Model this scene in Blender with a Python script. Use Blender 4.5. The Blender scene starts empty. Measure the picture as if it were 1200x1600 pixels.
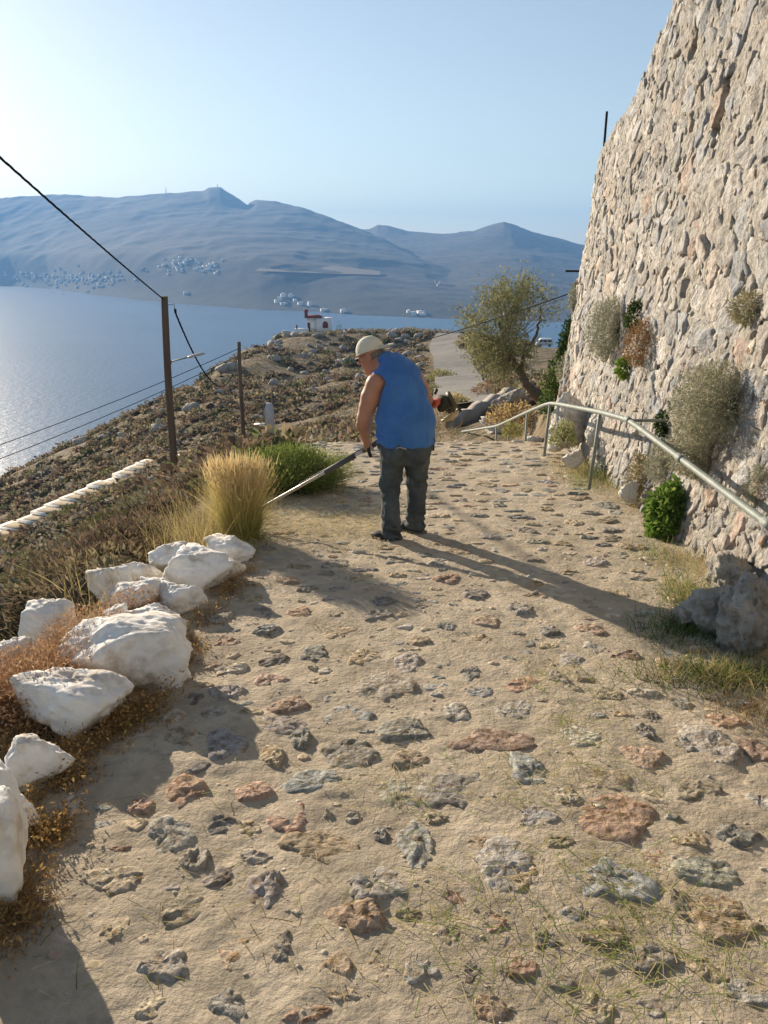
import bpy, bmesh, math, random
import numpy as np
from mathutils import Vector, Matrix, Euler
C = bpy.context
SC = C.scene
COL = SC.collection
RNG = np.random.default_rng(7)
random.seed(7)

# ------------------------------------------------------------------ camera, world, sun, exposure
CAMH = 1.7
PITCH = math.radians(18.43)
FPX = 1200.0
cam_d = bpy.data.cameras.new('camera')
cam_d.sensor_fit = 'HORIZONTAL'; cam_d.sensor_width = 36.0; cam_d.lens = 36.0
cam_d.clip_start = 0.05; cam_d.clip_end = 40000
cam = bpy.data.objects.new('camera', cam_d); COL.objects.link(cam)
cam.location = (0, 0, CAMH); cam.rotation_euler = (math.radians(90) - PITCH, 0, 0)
SC.camera = cam

SUN_EL = math.radians(15.5)
SUN_AZ = math.radians(-38.0)          # measured from +Y (view direction), negative = to the left
W = bpy.data.worlds.new('World'); SC.world = W; W.use_nodes = True
nt = W.node_tree; nt.nodes.clear()
sky = nt.nodes.new('ShaderNodeTexSky'); sky.sky_type = 'NISHITA'; sky.sun_disc = False
sky.sun_elevation = SUN_EL; sky.sun_rotation = SUN_AZ
sky.altitude = 100; sky.air_density = 1.0; sky.dust_density = 0.25; sky.ozone_density = 1.0
bg = nt.nodes.new('ShaderNodeBackground'); bg.inputs[1].default_value = 0.064
wo = nt.nodes.new('ShaderNodeOutputWorld')
hs = nt.nodes.new('ShaderNodeHueSaturation'); hs.inputs['Saturation'].default_value = 0.74
nt.links.new(sky.outputs[0], hs.inputs['Color']); nt.links.new(hs.outputs[0], bg.inputs[0]); nt.links.new(bg.outputs[0], wo.inputs[0])

sd = bpy.data.lights.new('sun', 'SUN'); sd.energy = 5.0; sd.angle = math.radians(0.5); sd.color = (1.0, 0.84, 0.64)
sun = bpy.data.objects.new('sun', sd); COL.objects.link(sun)
SUNV = Vector((math.sin(SUN_AZ) * math.cos(SUN_EL), math.cos(SUN_AZ) * math.cos(SUN_EL), math.sin(SUN_EL)))
sun.rotation_euler = SUNV.to_track_quat('Z', 'Y').to_euler()

SC.view_settings.view_transform = 'Standard'; SC.view_settings.look = 'None'
SC.view_settings.exposure = 1.2; SC.view_settings.gamma = 1.0
SC.view_settings.use_curve_mapping = False
cy = SC.cycles
cy.max_bounces = 6; cy.diffuse_bounces = 3; cy.glossy_bounces = 2; cy.transmission_bounces = 4
cy.transparent_max_bounces = 8; cy.volume_bounces = 0
cy.use_denoising = True

# ------------------------------------------------------------------ projection helpers (a point of the place seen at photo pixel, at a real distance)
cp, sp_ = math.cos(PITCH), math.sin(PITCH)
def ray(px, py):
    a = (px - 600) / FPX; b = (800 - py) / FPX
    return np.array([a, cp + b * sp_, -sp_ + b * cp])
def at(px, py, D):
    r = ray(px, py); return np.array([0, 0, CAMH]) + r * (D / r[1])
SLOPE = 0.075
def onpath(px, py):
    r = ray(px, py); t = CAMH / (-r[2] - SLOPE * r[1]); return np.array([0, 0, CAMH]) + r * t

# ------------------------------------------------------------------ numpy noise
def _h(ix, iy, iz, seed):
    h = (ix.astype(np.int64) * 374761393 + iy.astype(np.int64) * 668265263 + iz.astype(np.int64) * 2147483647 + seed * 974634777) & 0xFFFFFFFF
    h = ((h ^ (h >> 13)) * 1274126177) & 0xFFFFFFFF
    h = ((h ^ (h >> 16)) * 2246822519) & 0xFFFFFFFF
    return ((h ^ (h >> 15)) & 0xFFFFFF) / float(0xFFFFFF) * 2 - 1
def vnoise(P, seed=0):
    P = np.asarray(P, float); I = np.floor(P); F = P - I; F = F * F * F * (F * (F * 6 - 15) + 10)
    x, y, z = I[..., 0], I[..., 1], I[..., 2]; fx, fy, fz = F[..., 0], F[..., 1], F[..., 2]
    r = 0
    for dx in (0, 1):
        wx = fx if dx else 1 - fx
        for dy in (0, 1):
            wy = fy if dy else 1 - fy
            for dz in (0, 1):
                wz = fz if dz else 1 - fz
                r = r + wx * wy * wz * _h(x + dx, y + dy, z + dz, seed)
    return r
def fbm(P, oct=4, seed=0, gain=0.5, lac=2.03):
    P = np.asarray(P, float); a = 1; s = 0; n = 0
    for o in range(oct):
        s = s + a * vnoise(P, seed + o * 17); n += a; a *= gain; P = P * lac + 3.7
    return s / n
def ridged(P, oct=4, seed=0):
    P = np.asarray(P, float); a = 1; s = 0; n = 0
    for o in range(oct):
        s = s + a * (1 - 2 * np.abs(vnoise(P, seed + o * 17))); n += a; a *= .5; P = P * 2.05 + 1.3
    return s / n
def xyz(x, y, z=0.0):
    return np.stack(np.broadcast_arrays(np.asarray(x, float), y, z), -1)
def sstep(a, b, x):
    t = np.clip((x - a) / (b - a), 0, 1); return t * t * (3 - 2 * t)

# ------------------------------------------------------------------ mesh helpers
def mesh(name, V, F, cols=None, smooth=False):
    """F: list of faces, or int array (n,3)/(n,4), or list of such arrays."""
    V = np.asarray(V, np.float32).reshape(-1, 3)
    me = bpy.data.meshes.new(name)
    if isinstance(F, np.ndarray): F = [F]
    if len(F) and isinstance(F[0], np.ndarray) and F[0].ndim == 2:
        F = [f for f in F if len(f)]
        loops = np.concatenate([f.ravel() for f in F]).astype(np.int32)
        tot = np.concatenate([np.full(len(f), f.shape[1]) for f in F]).astype(np.int32)
    else:
        loops = np.array([i for f in F for i in f], np.int32); tot = np.array([len(f) for f in F], np.int32)
    st = np.concatenate([[0], np.cumsum(tot)[:-1]]).astype(np.int32)
    me.vertices.add(len(V)); me.vertices.foreach_set('co', V.ravel())
    me.loops.add(len(loops)); me.loops.foreach_set('vertex_index', loops)
    me.polygons.add(len(tot)); me.polygons.foreach_set('loop_start', st)
    if smooth: me.polygons.foreach_set('use_smooth', np.ones(len(tot), bool))
    me.update(calc_edges=True)
    if cols is not None:
        cols = np.asarray(cols, np.float32)
        if cols.ndim == 1: cols = np.tile(cols, (len(V), 1))
        if cols.shape[1] == 3: cols = np.concatenate([cols, np.ones((len(cols), 1), np.float32)], 1)
        at_ = me.color_attributes.new('Col', 'FLOAT_COLOR', 'POINT'); at_.data.foreach_set('color', cols.ravel())
    return me
def link(name, me, m=None, parent=None, loc=None):
    o = bpy.data.objects.new(name, me); COL.objects.link(o)
    if m is not None and me is not None and not me.materials: me.materials.append(m)
    if parent is not None: o.parent = parent
    if loc is not None: o.location = [float(v) for v in loc]
    return o
def ob(name, V, F, m, parent=None, cols=None, smooth=False, loc=None):
    return link(name, mesh(name, V, F, cols, smooth), m, parent, loc)
def tag(o, label=None, cat=None, group=None, kind=None):
    if label: o['label'] = label
    if cat: o['category'] = cat
    if group: o['group'] = group
    if kind: o['kind'] = kind
    return o
def empty(name, loc, label=None, cat=None, group=None):
    o = bpy.data.objects.new(name, None); COL.objects.link(o); o.location = [float(v) for v in loc]
    o.empty_display_size = .1
    return tag(o, label, cat, group)
class MB:
    def __init__(s): s.V = []; s.F = []; s.n = 0
    def add(s, V, F):
        V = np.asarray(V, float).reshape(-1, 3); s.V.append(V)
        s.F += [tuple(int(i) + s.n for i in f) for f in F]; s.n += len(V); return s
    def box(s, c, d, R=None):
        V = np.array([[x, y, z] for x in (-.5, .5) for y in (-.5, .5) for z in (-.5, .5)]) * np.array(d)
        if R is not None: V = V @ np.asarray(R).T
        return s.add(V + np.array(c), [(0, 1, 3, 2), (4, 6, 7, 5), (0, 4, 5, 1), (2, 3, 7, 6), (0, 2, 6, 4), (1, 5, 7, 3)])
    def tube(s, pts, r, n=8, cap=True):
        V, F = tube_np(pts, r, n, cap); return s.add(V, F)
    def done(s, name, m, parent=None, smooth=False, cols=None):
        return ob(name, np.concatenate(s.V), s.F, m, parent, cols, smooth)
def tube_np(pts, r, n=8, cap=True):
    P = np.asarray(pts, float); k = len(P); r = np.broadcast_to(np.asarray(r, float), (k,))
    T = np.gradient(P, axis=0); T /= np.linalg.norm(T, axis=1)[:, None] + 1e-9
    up = np.array([0, 0, 1.0]) if abs(T[0, 2]) < .9 else np.array([1.0, 0, 0])
    V = []
    for i in range(k):
        a = np.cross(T[i], up); a /= np.linalg.norm(a) + 1e-9; b = np.cross(a, T[i]); up = b
        th = np.arange(n) / n * 2 * math.pi
        V.append(P[i] + r[i] * (np.cos(th)[:, None] * a + np.sin(th)[:, None] * b))
    V = np.concatenate(V); F = []
    for i in range(k - 1):
        for j in range(n):
            F.append((i * n + j, i * n + (j + 1) % n, (i + 1) * n + (j + 1) % n, (i + 1) * n + j))
    if cap: F += [tuple(range(n))[::-1], tuple((k - 1) * n + j for j in range(n))]
    return V, F
def grid_faces(nu, nv):
    i = np.arange(nu - 1)[:, None] * nv + np.arange(nv - 1)[None, :]
    return np.stack([i, i + nv, i + nv + 1, i + 1], -1).reshape(-1, 4)
def catenary(a, b, sag, n=40):
    t = np.linspace(0, 1, n)[:, None]; P = np.asarray(a) * (1 - t) + np.asarray(b) * t
    P[:, 2] -= sag * 4 * (t * (1 - t))[:, 0]; return P
_ico = {}
def ico(n):
    if n not in _ico:
        bm = bmesh.new(); bmesh.ops.create_icosphere(bm, subdivisions=n, radius=1.0)
        V = np.array([v.co[:] for v in bm.verts]); F = np.array([[v.index for v in f.verts] for f in bm.faces]); bm.free(); _ico[n] = (V, F)
    return _ico[n]
def rock_np(seed, dims, sub=4, npl=16, k=14, rough=.06, fine=.02, flat=.0):
    """angular boulder: soft intersection of random planes plus noise; dims = full sizes"""
    r = np.random.default_rng(seed); N, F = ico(sub)
    pl = r.normal(size=(npl, 3)); pl /= np.linalg.norm(pl, axis=1)[:, None]; d = r.uniform(.72, 1.0, npl)
    if flat: pl = np.vstack([pl, [[0, 0, 1]], [[.15, .1, -1]]]); d = np.append(d, [1 - flat, .9])
    dot = np.clip(N @ pl.T, 0, None) / d
    rad = (np.sum(dot ** k, 1) + .5 ** k) ** (-1 / k)
    V = N * rad[:, None]
    V = V * (1 + rough * fbm(V * 2.2 + seed * 1.7, 4, seed) + fine * ridged(V * 7 + seed, 3, seed + 5))[:, None]
    mx = np.abs(V).max(0); V = V / mx * (np.array(dims) / 2)
    return V, F

# ------------------------------------------------------------------ materials
def nn(t, typ, **kw):
    n = t.nodes.new(typ)
    for k, v in kw.items(): setattr(n, k, v)
    return n
def ramp(t, fac, cols):
    r = nn(t, 'ShaderNodeValToRGB'); e = r.color_ramp.elements
    while len(e) < len(cols): e.new(.5)
    for i, (p, c) in enumerate(cols): e[i].position = p; e[i].color = (*c, 1)
    t.links.new(fac, r.inputs[0]); return r.outputs[0]
def mixc(t, a, b, fac, mode='MIX'):
    m = nn(t, 'ShaderNodeMix', data_type='RGBA', blend_type=mode)
    for i, v in ((0, fac), (6, a), (7, b)):
        if isinstance(v, (int, float)): m.inputs[i].default_value = v
        elif isinstance(v, tuple): m.inputs[i].default_value = (*v, 1)
        else: t.links.new(v, m.inputs[i])
    return m.outputs[2]
def noise(t, vec, scale, detail=6, rough=.55, dist=0.0):
    n = nn(t, 'ShaderNodeTexNoise'); n.inputs['Scale'].default_value = scale; n.inputs['Detail'].default_value = detail
    n.inputs['Roughness'].default_value = rough; n.inputs['Distortion'].default_value = dist
    t.links.new(vec, n.inputs['Vector']); return n.outputs['Fac']
def newmat(name):
    m = bpy.data.materials.new(name); m.use_nodes = True; t = m.node_tree; t.nodes.clear()
    out = nn(t, 'ShaderNodeOutputMaterial'); b = nn(t, 'ShaderNodeBsdfPrincipled'); t.links.new(b.outputs[0], out.inputs[0])
    b.inputs['Specular IOR Level'].default_value = .25
    return m, t, b, out
def surf(name, cols, scale=3.0, rough=.9, bump=.3, bscale=30.0, bdist=.02, attr=None, second=None, vor=0.0, spec=.25, metal=0.0, detail=8, sx=None):
    """cols: ramp list of (pos, colour); attr: 'Col' (vertex colour) or 'OBJ' (object colour) multiplied in;
    second: (colour, scale, lo, hi) patches of another colour"""
    m, t, b, out = newmat(name)
    pos = nn(t, 'ShaderNodeNewGeometry').outputs['Position']
    if sx:
        mp = nn(t, 'ShaderNodeMapping'); mp.inputs['Scale'].default_value = sx; t.links.new(pos, mp.inputs[0]); pos = mp.outputs[0]
    c = ramp(t, noise(t, pos, scale, detail, .6), cols)
    if second:
        f = ramp(t, noise(t, pos, second[1], 6, .65), [(second[2], (0, 0, 0)), (second[3], (1, 1, 1))])
        c = mixc(t, c, second[0], f)
    if attr == 'Col':
        a = nn(t, 'ShaderNodeVertexColor', layer_name='Col'); c = mixc(t, c, a.outputs[0], 1.0, 'MULTIPLY')
    elif attr == 'OBJ':
        a = nn(t, 'ShaderNodeObjectInfo'); c = mixc(t, c, a.outputs['Color'], 1.0, 'MULTIPLY')
    t.links.new(c, b.inputs['Base Color']); b.inputs['Roughness'].default_value = rough
    b.inputs['Specular IOR Level'].default_value = spec; b.inputs['Metallic'].default_value = metal
    if bump:
        h = noise(t, pos, bscale, 10, .65)
        if vor:
            v = nn(t, 'ShaderNodeTexVoronoi'); v.inputs['Scale'].default_value = bscale * .6; t.links.new(pos, v.inputs['Vector'])
            ma = nn(t, 'ShaderNodeMath', operation='MULTIPLY_ADD'); ma.inputs[1].default_value = vor
            t.links.new(v.outputs['Distance'], ma.inputs[0]); t.links.new(h, ma.inputs[2]); h = ma.outputs[0]
        bp = nn(t, 'ShaderNodeBump'); bp.inputs['Strength'].default_value = bump; bp.inputs['Distance'].default_value = bdist
        t.links.new(h, bp.inputs['Height']); t.links.new(bp.outputs[0], b.inputs['Normal'])
    return m
def leafmat(name, tint=(1, 1, 1), trans=.35, attr='Col', rough=.75):
    m, t, b, out = newmat(name); t.nodes.remove(b)
    a = nn(t, 'ShaderNodeVertexColor', layer_name='Col'); c = mixc(t, a.outputs[0], tint, 1.0, 'MULTIPLY')
    if attr == 'OBJ':
        o = nn(t, 'ShaderNodeObjectInfo'); c = mixc(t, c, o.outputs['Color'], 1.0, 'MULTIPLY')
    d = nn(t, 'ShaderNodeBsdfDiffuse'); tr = nn(t, 'ShaderNodeBsdfTranslucent'); mx = nn(t, 'ShaderNodeMixShader')
    mx.inputs[0].default_value = trans
    t.links.new(c, d.inputs[0]); t.links.new(c, tr.inputs[0]); t.links.new(d.outputs[0], mx.inputs[1]); t.links.new(tr.outputs[0], mx.inputs[2])
    t.links.new(mx.outputs[0], out.inputs[0]); return m
def plain(name, c, rough=.6, metal=0.0, bump=.0, bscale=80, spec=.3, var=.12):
    lo = tuple(v * (1 - var) for v in c); hi = tuple(min(1, v * (1 + var)) for v in c)
    return surf(name, [(.3, lo), (.7, hi)], 9.0, rough, bump, bscale, .004, spec=spec, metal=metal)

M = {}
M['mortar'] = surf('path_mortar', [(.25, (.30, .25, .185)), (.5, (.44, .37, .275)), (.75, (.56, .48, .37))], 2.6, .95, 1.0, 42, .02, second=((.30, .265, .205), 11.0, .48, .66))
M['pave'] = surf('paving_stone', [(.25, (.42, .41, .40)), (.5, (.80, .79, .78)), (.75, (1.12, 1.1, 1.06))], 26, .92, 1.0, 65, .014, vor=.7, attr='OBJ', second=((.45, .37, .26), 30, .48, .64))
M['pavec'] = surf('paving_stone_far', [(.25, (.5, .5, .5)), (.5, (.82, .81, .79)), (.75, (1.1, 1.1, 1.05))], 26, .92, .5, 60, .01, attr='Col')
M['wallmortar'] = surf('wall_mortar', [(.25, (.28, .245, .20)), (.5, (.41, .385, .34)), (.75, (.54, .51, .46))], 9, .95, 1.0, 26, .05, vor=.4)
M['wallstone'] = surf('wall_stone', [(.25, (.55, .53, .50)), (.5, (.88, .87, .86)), (.75, (1.2, 1.18, 1.15))], 16, .92, 1.0, 28, .035, attr='OBJ', second=((.46, .40, .32), 13, .52, .66))
M['wallrubble'] = surf('wall_rubble', [(.25, (.55, .53, .5)), (.5, (.92, .9, .87)), (.75, (1.25, 1.22, 1.17))], 16, .92, .9, 28, .03, attr='Col', second=((.50, .42, .33), 13, .52, .66))
M['white'] = surf('whitewash', [(.22, (.60, .55, .48)), (.42, (.77, .75, .71)), (.8, (.84, .83, .80))], 4.0, .88, .5, 30, .02, second=((.42, .34, .26), 5.0, .50, .72))
M['grey_rock'] = surf('grey_limestone', [(.25, (.20, .175, .145)), (.5, (.36, .335, .295)), (.75, (.56, .52, .46))], 7, .92, 1.0, 14, .06, second=((.40, .30, .20), 2.5, .55, .7))
M['pale_rock'] = surf('pale_limestone', [(.25, (.48, .45, .40)), (.5, (.66, .63, .58)), (.75, (.78, .76, .72))], 5, .92, 1.0, 16, .05, second=((.42, .33, .23), 4.0, .54, .68))
M['soil'] = surf('hillside_soil', [(.25, (.12, .088, .055)), (.5, (.21, .16, .102)), (.75, (.31, .245, .155))], .35, .97, 1.0, 2.2, .25, second=((.085, .072, .036), 1.1, .47, .56))
M['road'] = surf('road_gravel', [(.3, (.17, .16, .145)), (.7, (.24, .225, .205))], 1.2, .95, .4, 20, .02)
M['mountain'] = surf('mountain_scrub', [(.3, (.022, .025, .017)), (.5, (.034, .034, .023)), (.7, (.055, .05, .035))], .012, .97, 0, second=((.012, .018, .010), .022, .50, .60))
M['mountain_dry'] = surf('mountain_dry', [(.3, (.05, .043, .028)), (.5, (.08, .065, .043)), (.7, (.11, .088, .06))], .015, .97, 0, second=((.025, .028, .016), .03, .50, .60))
M['wood'] = surf('pole_wood', [(.3, (.10, .065, .045)), (.7, (.19, .13, .09))], 6, .9, .5, 30, .02, sx=(1, 1, .12))
M['cable'] = plain('cable_black', (.02, .02, .02), .95, spec=.05)
M['galv'] = surf('galvanised_pipe', [(.3, (.15, .175, .16)), (.7, (.24, .265, .245))], 14, .6, .2, 60, .003, spec=.3, metal=.1, second=((.30, .22, .14), 18, .66, .74))
M['leaf'] = leafmat('foliage'); M['leafobj'] = leafmat('scrub_foliage', attr='OBJ', trans=.2)
M['dry'] = leafmat('dry_stalks', trans=.3)
M['bark'] = surf('bark', [(.3, (.08, .06, .045)), (.7, (.20, .16, .12))], 14, .95, .9, 40, .03)

# ------------------------------------------------------------------ terrain: heights through surveyed points (thin plate spline in bearing / log distance)
PATH_PTS = []
def path_base(y):
    y = np.asarray(y, float)
    return -SLOPE * y - .185 * np.clip(y - 10.3, 0, None) * sstep(10.0, 12.0, y) + .10 * np.clip(y - 19, 0, None)
CTRL = []
for (px, py, D) in [(0, 1000, 8), (40, 950, 11), (100, 900, 16), (0, 900, 18), (200, 860, 19), (276, 825, 24), (330, 780, 26), (0, 840, 36), (150, 770, 42), (250, 720, 47), (350, 706, 48), (380, 690, 50),
                    (0, 750, 75), (120, 692, 85), (250, 628, 95), (330, 578, 112), (372, 548, 132), (430, 530, 165), (480, 515, 200), (560, 522, 210), (640, 521, 210), (720, 524, 205), (850, 540, 200), (930, 545, 180),
                    (60, 790, 55), (200, 690, 66), (330, 640, 70), (330, 680, 56), (420, 650, 64), (450, 600, 95), (450, 560, 135), (560, 600, 76), (560, 560, 125), (640, 545, 140), (560, 650, 50), (620, 640, 42),
                    (430, 705, 34), (510, 690, 28), (540, 690, 24), (480, 745, 13),
                    (690, 640, 35), (715, 605, 50), (705, 562, 82), (690, 537, 130), (760, 610, 38), (800, 645, 22), (790, 600, 40), (820, 570, 70), (840, 630, 18), (870, 615, 15.5), (900, 640, 12.5),
                    (950, 590, 30), (1000, 560, 80), (1100, 560, 160), (1200, 580, 60), (1200, 600, 30)]:
    CTRL.append(at(px, py, D))
# beyond the brow the slope falls away to the sea
for (px, py, D) in [(0, 750, 75), (120, 692, 85), (250, 628, 95), (330, 578, 112), (372, 548, 132), (430, 530, 165), (480, 515, 200), (560, 522, 210), (640, 521, 210), (720, 524, 205), (850, 540, 200), (930, 545, 180), (1100, 560, 160)]:
    p = at(px, py, D); d = np.array([p[0], p[1]]) / math.hypot(p[0], p[1])
    for dd, dz in ((12, 5.5), (40, 22), (110, 85)):
        CTRL.append(np.array([p[0] + d[0] * dd, p[1] + d[1] * dd, p[2] - dz]))
for y in (.6, 1.2, 2, 3, 4, 5, 6, 7, 8.5, 10):
    CTRL += [np.array([-1.3, y, float(path_base(y)) - .08]), np.array([2.2, y, float(path_base(y)) - .08])]
    CTRL.append(np.array([-2.1, y, float(path_base(y)) - .22]))
    if y < 7.5: CTRL.append(np.array([-3.4 - .1 * y, y, float(path_base(y)) - 1.5]))
    CTRL.append(np.array([4.5, y, float(path_base(y))]))
for y in (.6, 1.2, 2, 3): CTRL.append(np.array([-2 * y - 4, y, -4.5]))
for y in (12, 15):
    for x in (.2, 2.0): CTRL.append(np.array([x, y, float(path_base(y)) - .1]))
CTRL = np.array(CTRL)
def warp(x, y):
    return np.stack([np.asarray(x) / np.maximum(y, .3) * 1.6, np.log(np.maximum(y, .3))], -1)
_U = warp(CTRL[:, 0], CTRL[:, 1])
def _phi(r2): return .5 * r2 * np.log(r2 + 1e-12)
_n = len(CTRL); _K = _phi(((_U[:, None] - _U[None]) ** 2).sum(-1)) + np.eye(_n) * 2e-3
_P = np.concatenate([np.ones((_n, 1)), _U], 1)
_A = np.zeros((_n + 3, _n + 3)); _A[:_n, :_n] = _K; _A[:_n, _n:] = _P; _A[_n:, :_n] = _P.T
_w = np.linalg.solve(_A, np.concatenate([(CTRL[:, 2] - CAMH) / CTRL[:, 1].clip(.3), np.zeros(3)]))
def terr_raw(x, y):
    x = np.asarray(x, float); y = np.asarray(y, float); sh = np.broadcast(x, y).shape
    U = warp(np.broadcast_to(x, sh).ravel(), np.broadcast_to(y, sh).ravel()); out = np.empty(len(U))
    for i in range(0, len(U), 20000):
        u = U[i:i + 20000]; out[i:i + 20000] = _phi(((u[:, None] - _U[None]) ** 2).sum(-1)) @ _w[:_n] + _w[_n] + u @ _w[_n + 1:]
    return (out * np.maximum(np.broadcast_to(y, sh).ravel(), .3)).reshape(sh) + CAMH
PL = lambda y: np.interp(y, [-6, 2, 5, 6, 7, 9, 12, 30], [-1.15, -1.15, -1.12, -1.15, -1.2, -1.25, -.7, 0.0])   # left edge of the path
PR = lambda y: np.interp(y, [-6, 3, 5, 7, 9, 12, 30], [1.95, 1.95, 2.15, 2.2, 2.2, 2.2, 2.1])              # right edge
SEA = -112.0
_SIL = [(0, 748), (120, 690), (200, 652), (250, 626), (330, 576), (372, 547), (430, 528), (448, 526), (480, 525), (520, 522), (560, 521), (640, 519), (720, 522), (815, 538), (850, 543), (880, 545), (930, 547), (1100, 560)]
_SU = np.array([ray(a, b)[0] / ray(a, b)[1] for a, b in _SIL]); _SK = np.array([ray(a, b)[2] / ray(a, b)[1] for a, b in _SIL])
def terr(x, y, detail=True):
    x = np.asarray(x, float); y = np.asarray(y, float)
    z = terr_raw(x, y)
    d = np.maximum(PL(y) - .35 - x, x - PR(y) - .3)            # outside distance from path
    m = sstep(0.0, .7, d); m = np.maximum(m, sstep(14.5, 17, y))
    base = path_base(y) - .09
    z = base * (1 - m) + z * m
    if detail:
        Q = xyz(x, y)
        z = z + m * (.7 * sstep(35, 90, y) * fbm(Q / 14, 3, 3) + .35 * sstep(12, 30, y) * fbm(Q / 4.5, 3, 4) + .10 * fbm(Q / 1.1, 4, 5))
    lim = CAMH + np.interp(x / np.maximum(y, .3), _SU, _SK) * y
    z = np.where((y > 30), np.minimum(z, lim + .25 * fbm(xyz(x, y) / 5, 3, 9) - .1), z)
    z = np.where(np.hypot(x, y) > 260, np.minimum(z, SEA - 3 + (330 - np.hypot(x, y)) * .3), z)
    return np.maximum(z, SEA - 6)

nu, nv = 420, 420
ys = np.exp(np.linspace(math.log(.35), math.log(420), nv)); us = np.linspace(-1.25, 1.0, nu)
UU, YY = np.meshgrid(us, ys, indexing='ij'); XX = UU * YY + np.where(UU < 0, -1, 1) * 2.2 * np.abs(UU) * np.exp(-YY / 4)
ZZ = terr(XX, YY)
g = ob('ground', xyz(XX, YY, ZZ).reshape(-1, 3), grid_faces(nu, nv), M['soil'], smooth=True)
tag(g, kind='structure')

# sea
M['sea'] = None
m, t, b, out = newmat('sea_water')
pos = nn(t, 'ShaderNodeNewGeometry').outputs['Position']
c = ramp(t, noise(t, pos, .006, 4, .5), [(.35, (.035, .09, .17)), (.65, (.05, .115, .20))]); t.links.new(c, b.inputs['Base Color'])
b.inputs['Roughness'].default_value = .36; b.inputs['Specular IOR Level'].default_value = .32
bp = nn(t, 'ShaderNodeBump'); bp.inputs['Strength'].default_value = .45; bp.inputs['Distance'].default_value = 1.2
t.links.new(noise(t, pos, .16, 8, .62), bp.inputs['Height']); t.links.new(bp.outputs[0], b.inputs['Normal'])
M['sea'] = m
ob('sea', [(-9000, -300, SEA), (9000, -300, SEA), (9000, 9000, SEA), (-9000, 9000, SEA)], [(0, 1, 2, 3)], M['sea'])
tag(bpy.data.objects['sea'], kind='structure')

# ------------------------------------------------------------------ mountains across the bay
def shore_D(px):
    py = np.interp(px, [-600, -200, 0, 60, 130, 200, 280, 400, 480, 560, 700, 900, 1400], [446, 446, 448, 452, 462, 470, 478, 487, 489, 495, 500, 504, 508])
    b = (800 - py) / FPX; return (SEA - CAMH) / ((-sp_ + b * cp) / (cp + b * sp_))
def mountain(name, prof, Dr, foot, mat_, seed, ledge=0.0, rough=1.0):
    """ridge line given in bearings and elevations at the real distance Dr(px); slope runs down to the foot distance"""
    px = np.linspace(prof[0][0], prof[-1][0], 620); py = np.interp(px, [p[0] for p in prof], [p[1] for p in prof])
    nvv = 110; V = np.zeros((len(px), nvv, 3))
    zr = np.array([at(px[i], py[i], Dr(px[i]))[2] for i in range(len(px))]); kk = np.exp(-.5 * (np.arange(-60, 61) / 24) ** 2); zs = np.convolve(np.pad(zr, 60, mode='edge'), kk / kk.sum(), 'valid')
    for i in range(len(px)):
        D1 = Dr(px[i]); r = at(px[i], py[i], D1); D0 = foot(px[i])
        bx = (px[i] - 600) / FPX / (cp + (800 - py[i]) / FPX * sp_)
        tt = np.linspace(0, 1.06, nvv); D = D0 + (D1 - D0) * tt
        zl = zs[i] + (zr[i] - zs[i]) * sstep(.78, .98, tt); h = SEA - 1 + (zl - SEA) * np.where(tt < 1, ledge * sstep(0, .25, tt) + (1 - ledge) * tt ** 1.5, 1 - (tt - 1) * 6)
        V[i, :, 0] = bx * D; V[i, :, 1] = D; V[i, :, 2] = h
    T = np.broadcast_to(np.linspace(0, 1.06, nvv)[None], V.shape[:2])
    env = sstep(0, .25, T) * (1 - .93 * np.exp(-((T - 1) / .09) ** 2))
    V[..., 2] += env * rough * (13 * ridged(V * np.array([1, 1, 0]) / 700, 4, seed) + 5 * ridged(V * np.array([1, 1, 0]) / 190, 4, seed + 3) + 2 * ridged(V * np.array([1, 1, 0]) / 75, 3, seed + 6))
    V[..., 2] += (1 - env) * 5 * rough * fbm(V * np.array([1, 1, 0]) / 60, 3, seed) * (T > .5)
    V[..., 2] = np.where(T > .02, np.maximum(V[..., 2], SEA + .5 + 4 * T), SEA - 2)
    o = ob(name, V.reshape(-1, 3), grid_faces(*V.shape[:2]), mat_, smooth=True); tag(o, kind='structure'); return V
MV = mountain('mountain', [(-1000, 352), (-700, 338), (-420, 330), (-150, 316), (0, 308), (40, 305), (100, 302), (130, 305), (180, 307), (250, 302), (300, 298), (318, 297), (326, 291), (345, 291), (352, 297), (375, 311), (387, 321), (389, 317), (400, 311), (430, 314), (470, 323), (520, 340), (560, 355),
                       (600, 372), (650, 398), (700, 415), (740, 432), (770, 446), (830, 475), (900, 499)],
              lambda px: np.interp(px, [-1000, -400, 0, 380, 560, 770, 900], [5400, 5200, 4600, 4000, 3300, 2300, 1700]), shore_D, M['mountain'], 5, .18)
MV2 = mountain('hill', [(380, 420), (480, 380), (540, 362), (578, 356), (590, 350), (606, 351), (640, 361), (690, 364), (740, 360), (760, 352), (788, 345), (800, 349), (830, 360), (880, 373), (940, 390), (1100, 420), (1400, 440)],
               lambda px: np.interp(px, [400, 800, 1200], [4300, 3400, 3200]), lambda px: shore_D(np.clip(px, 620, 2000)) * 1.12, M['mountain_dry'], 21, .1, .8)

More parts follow.
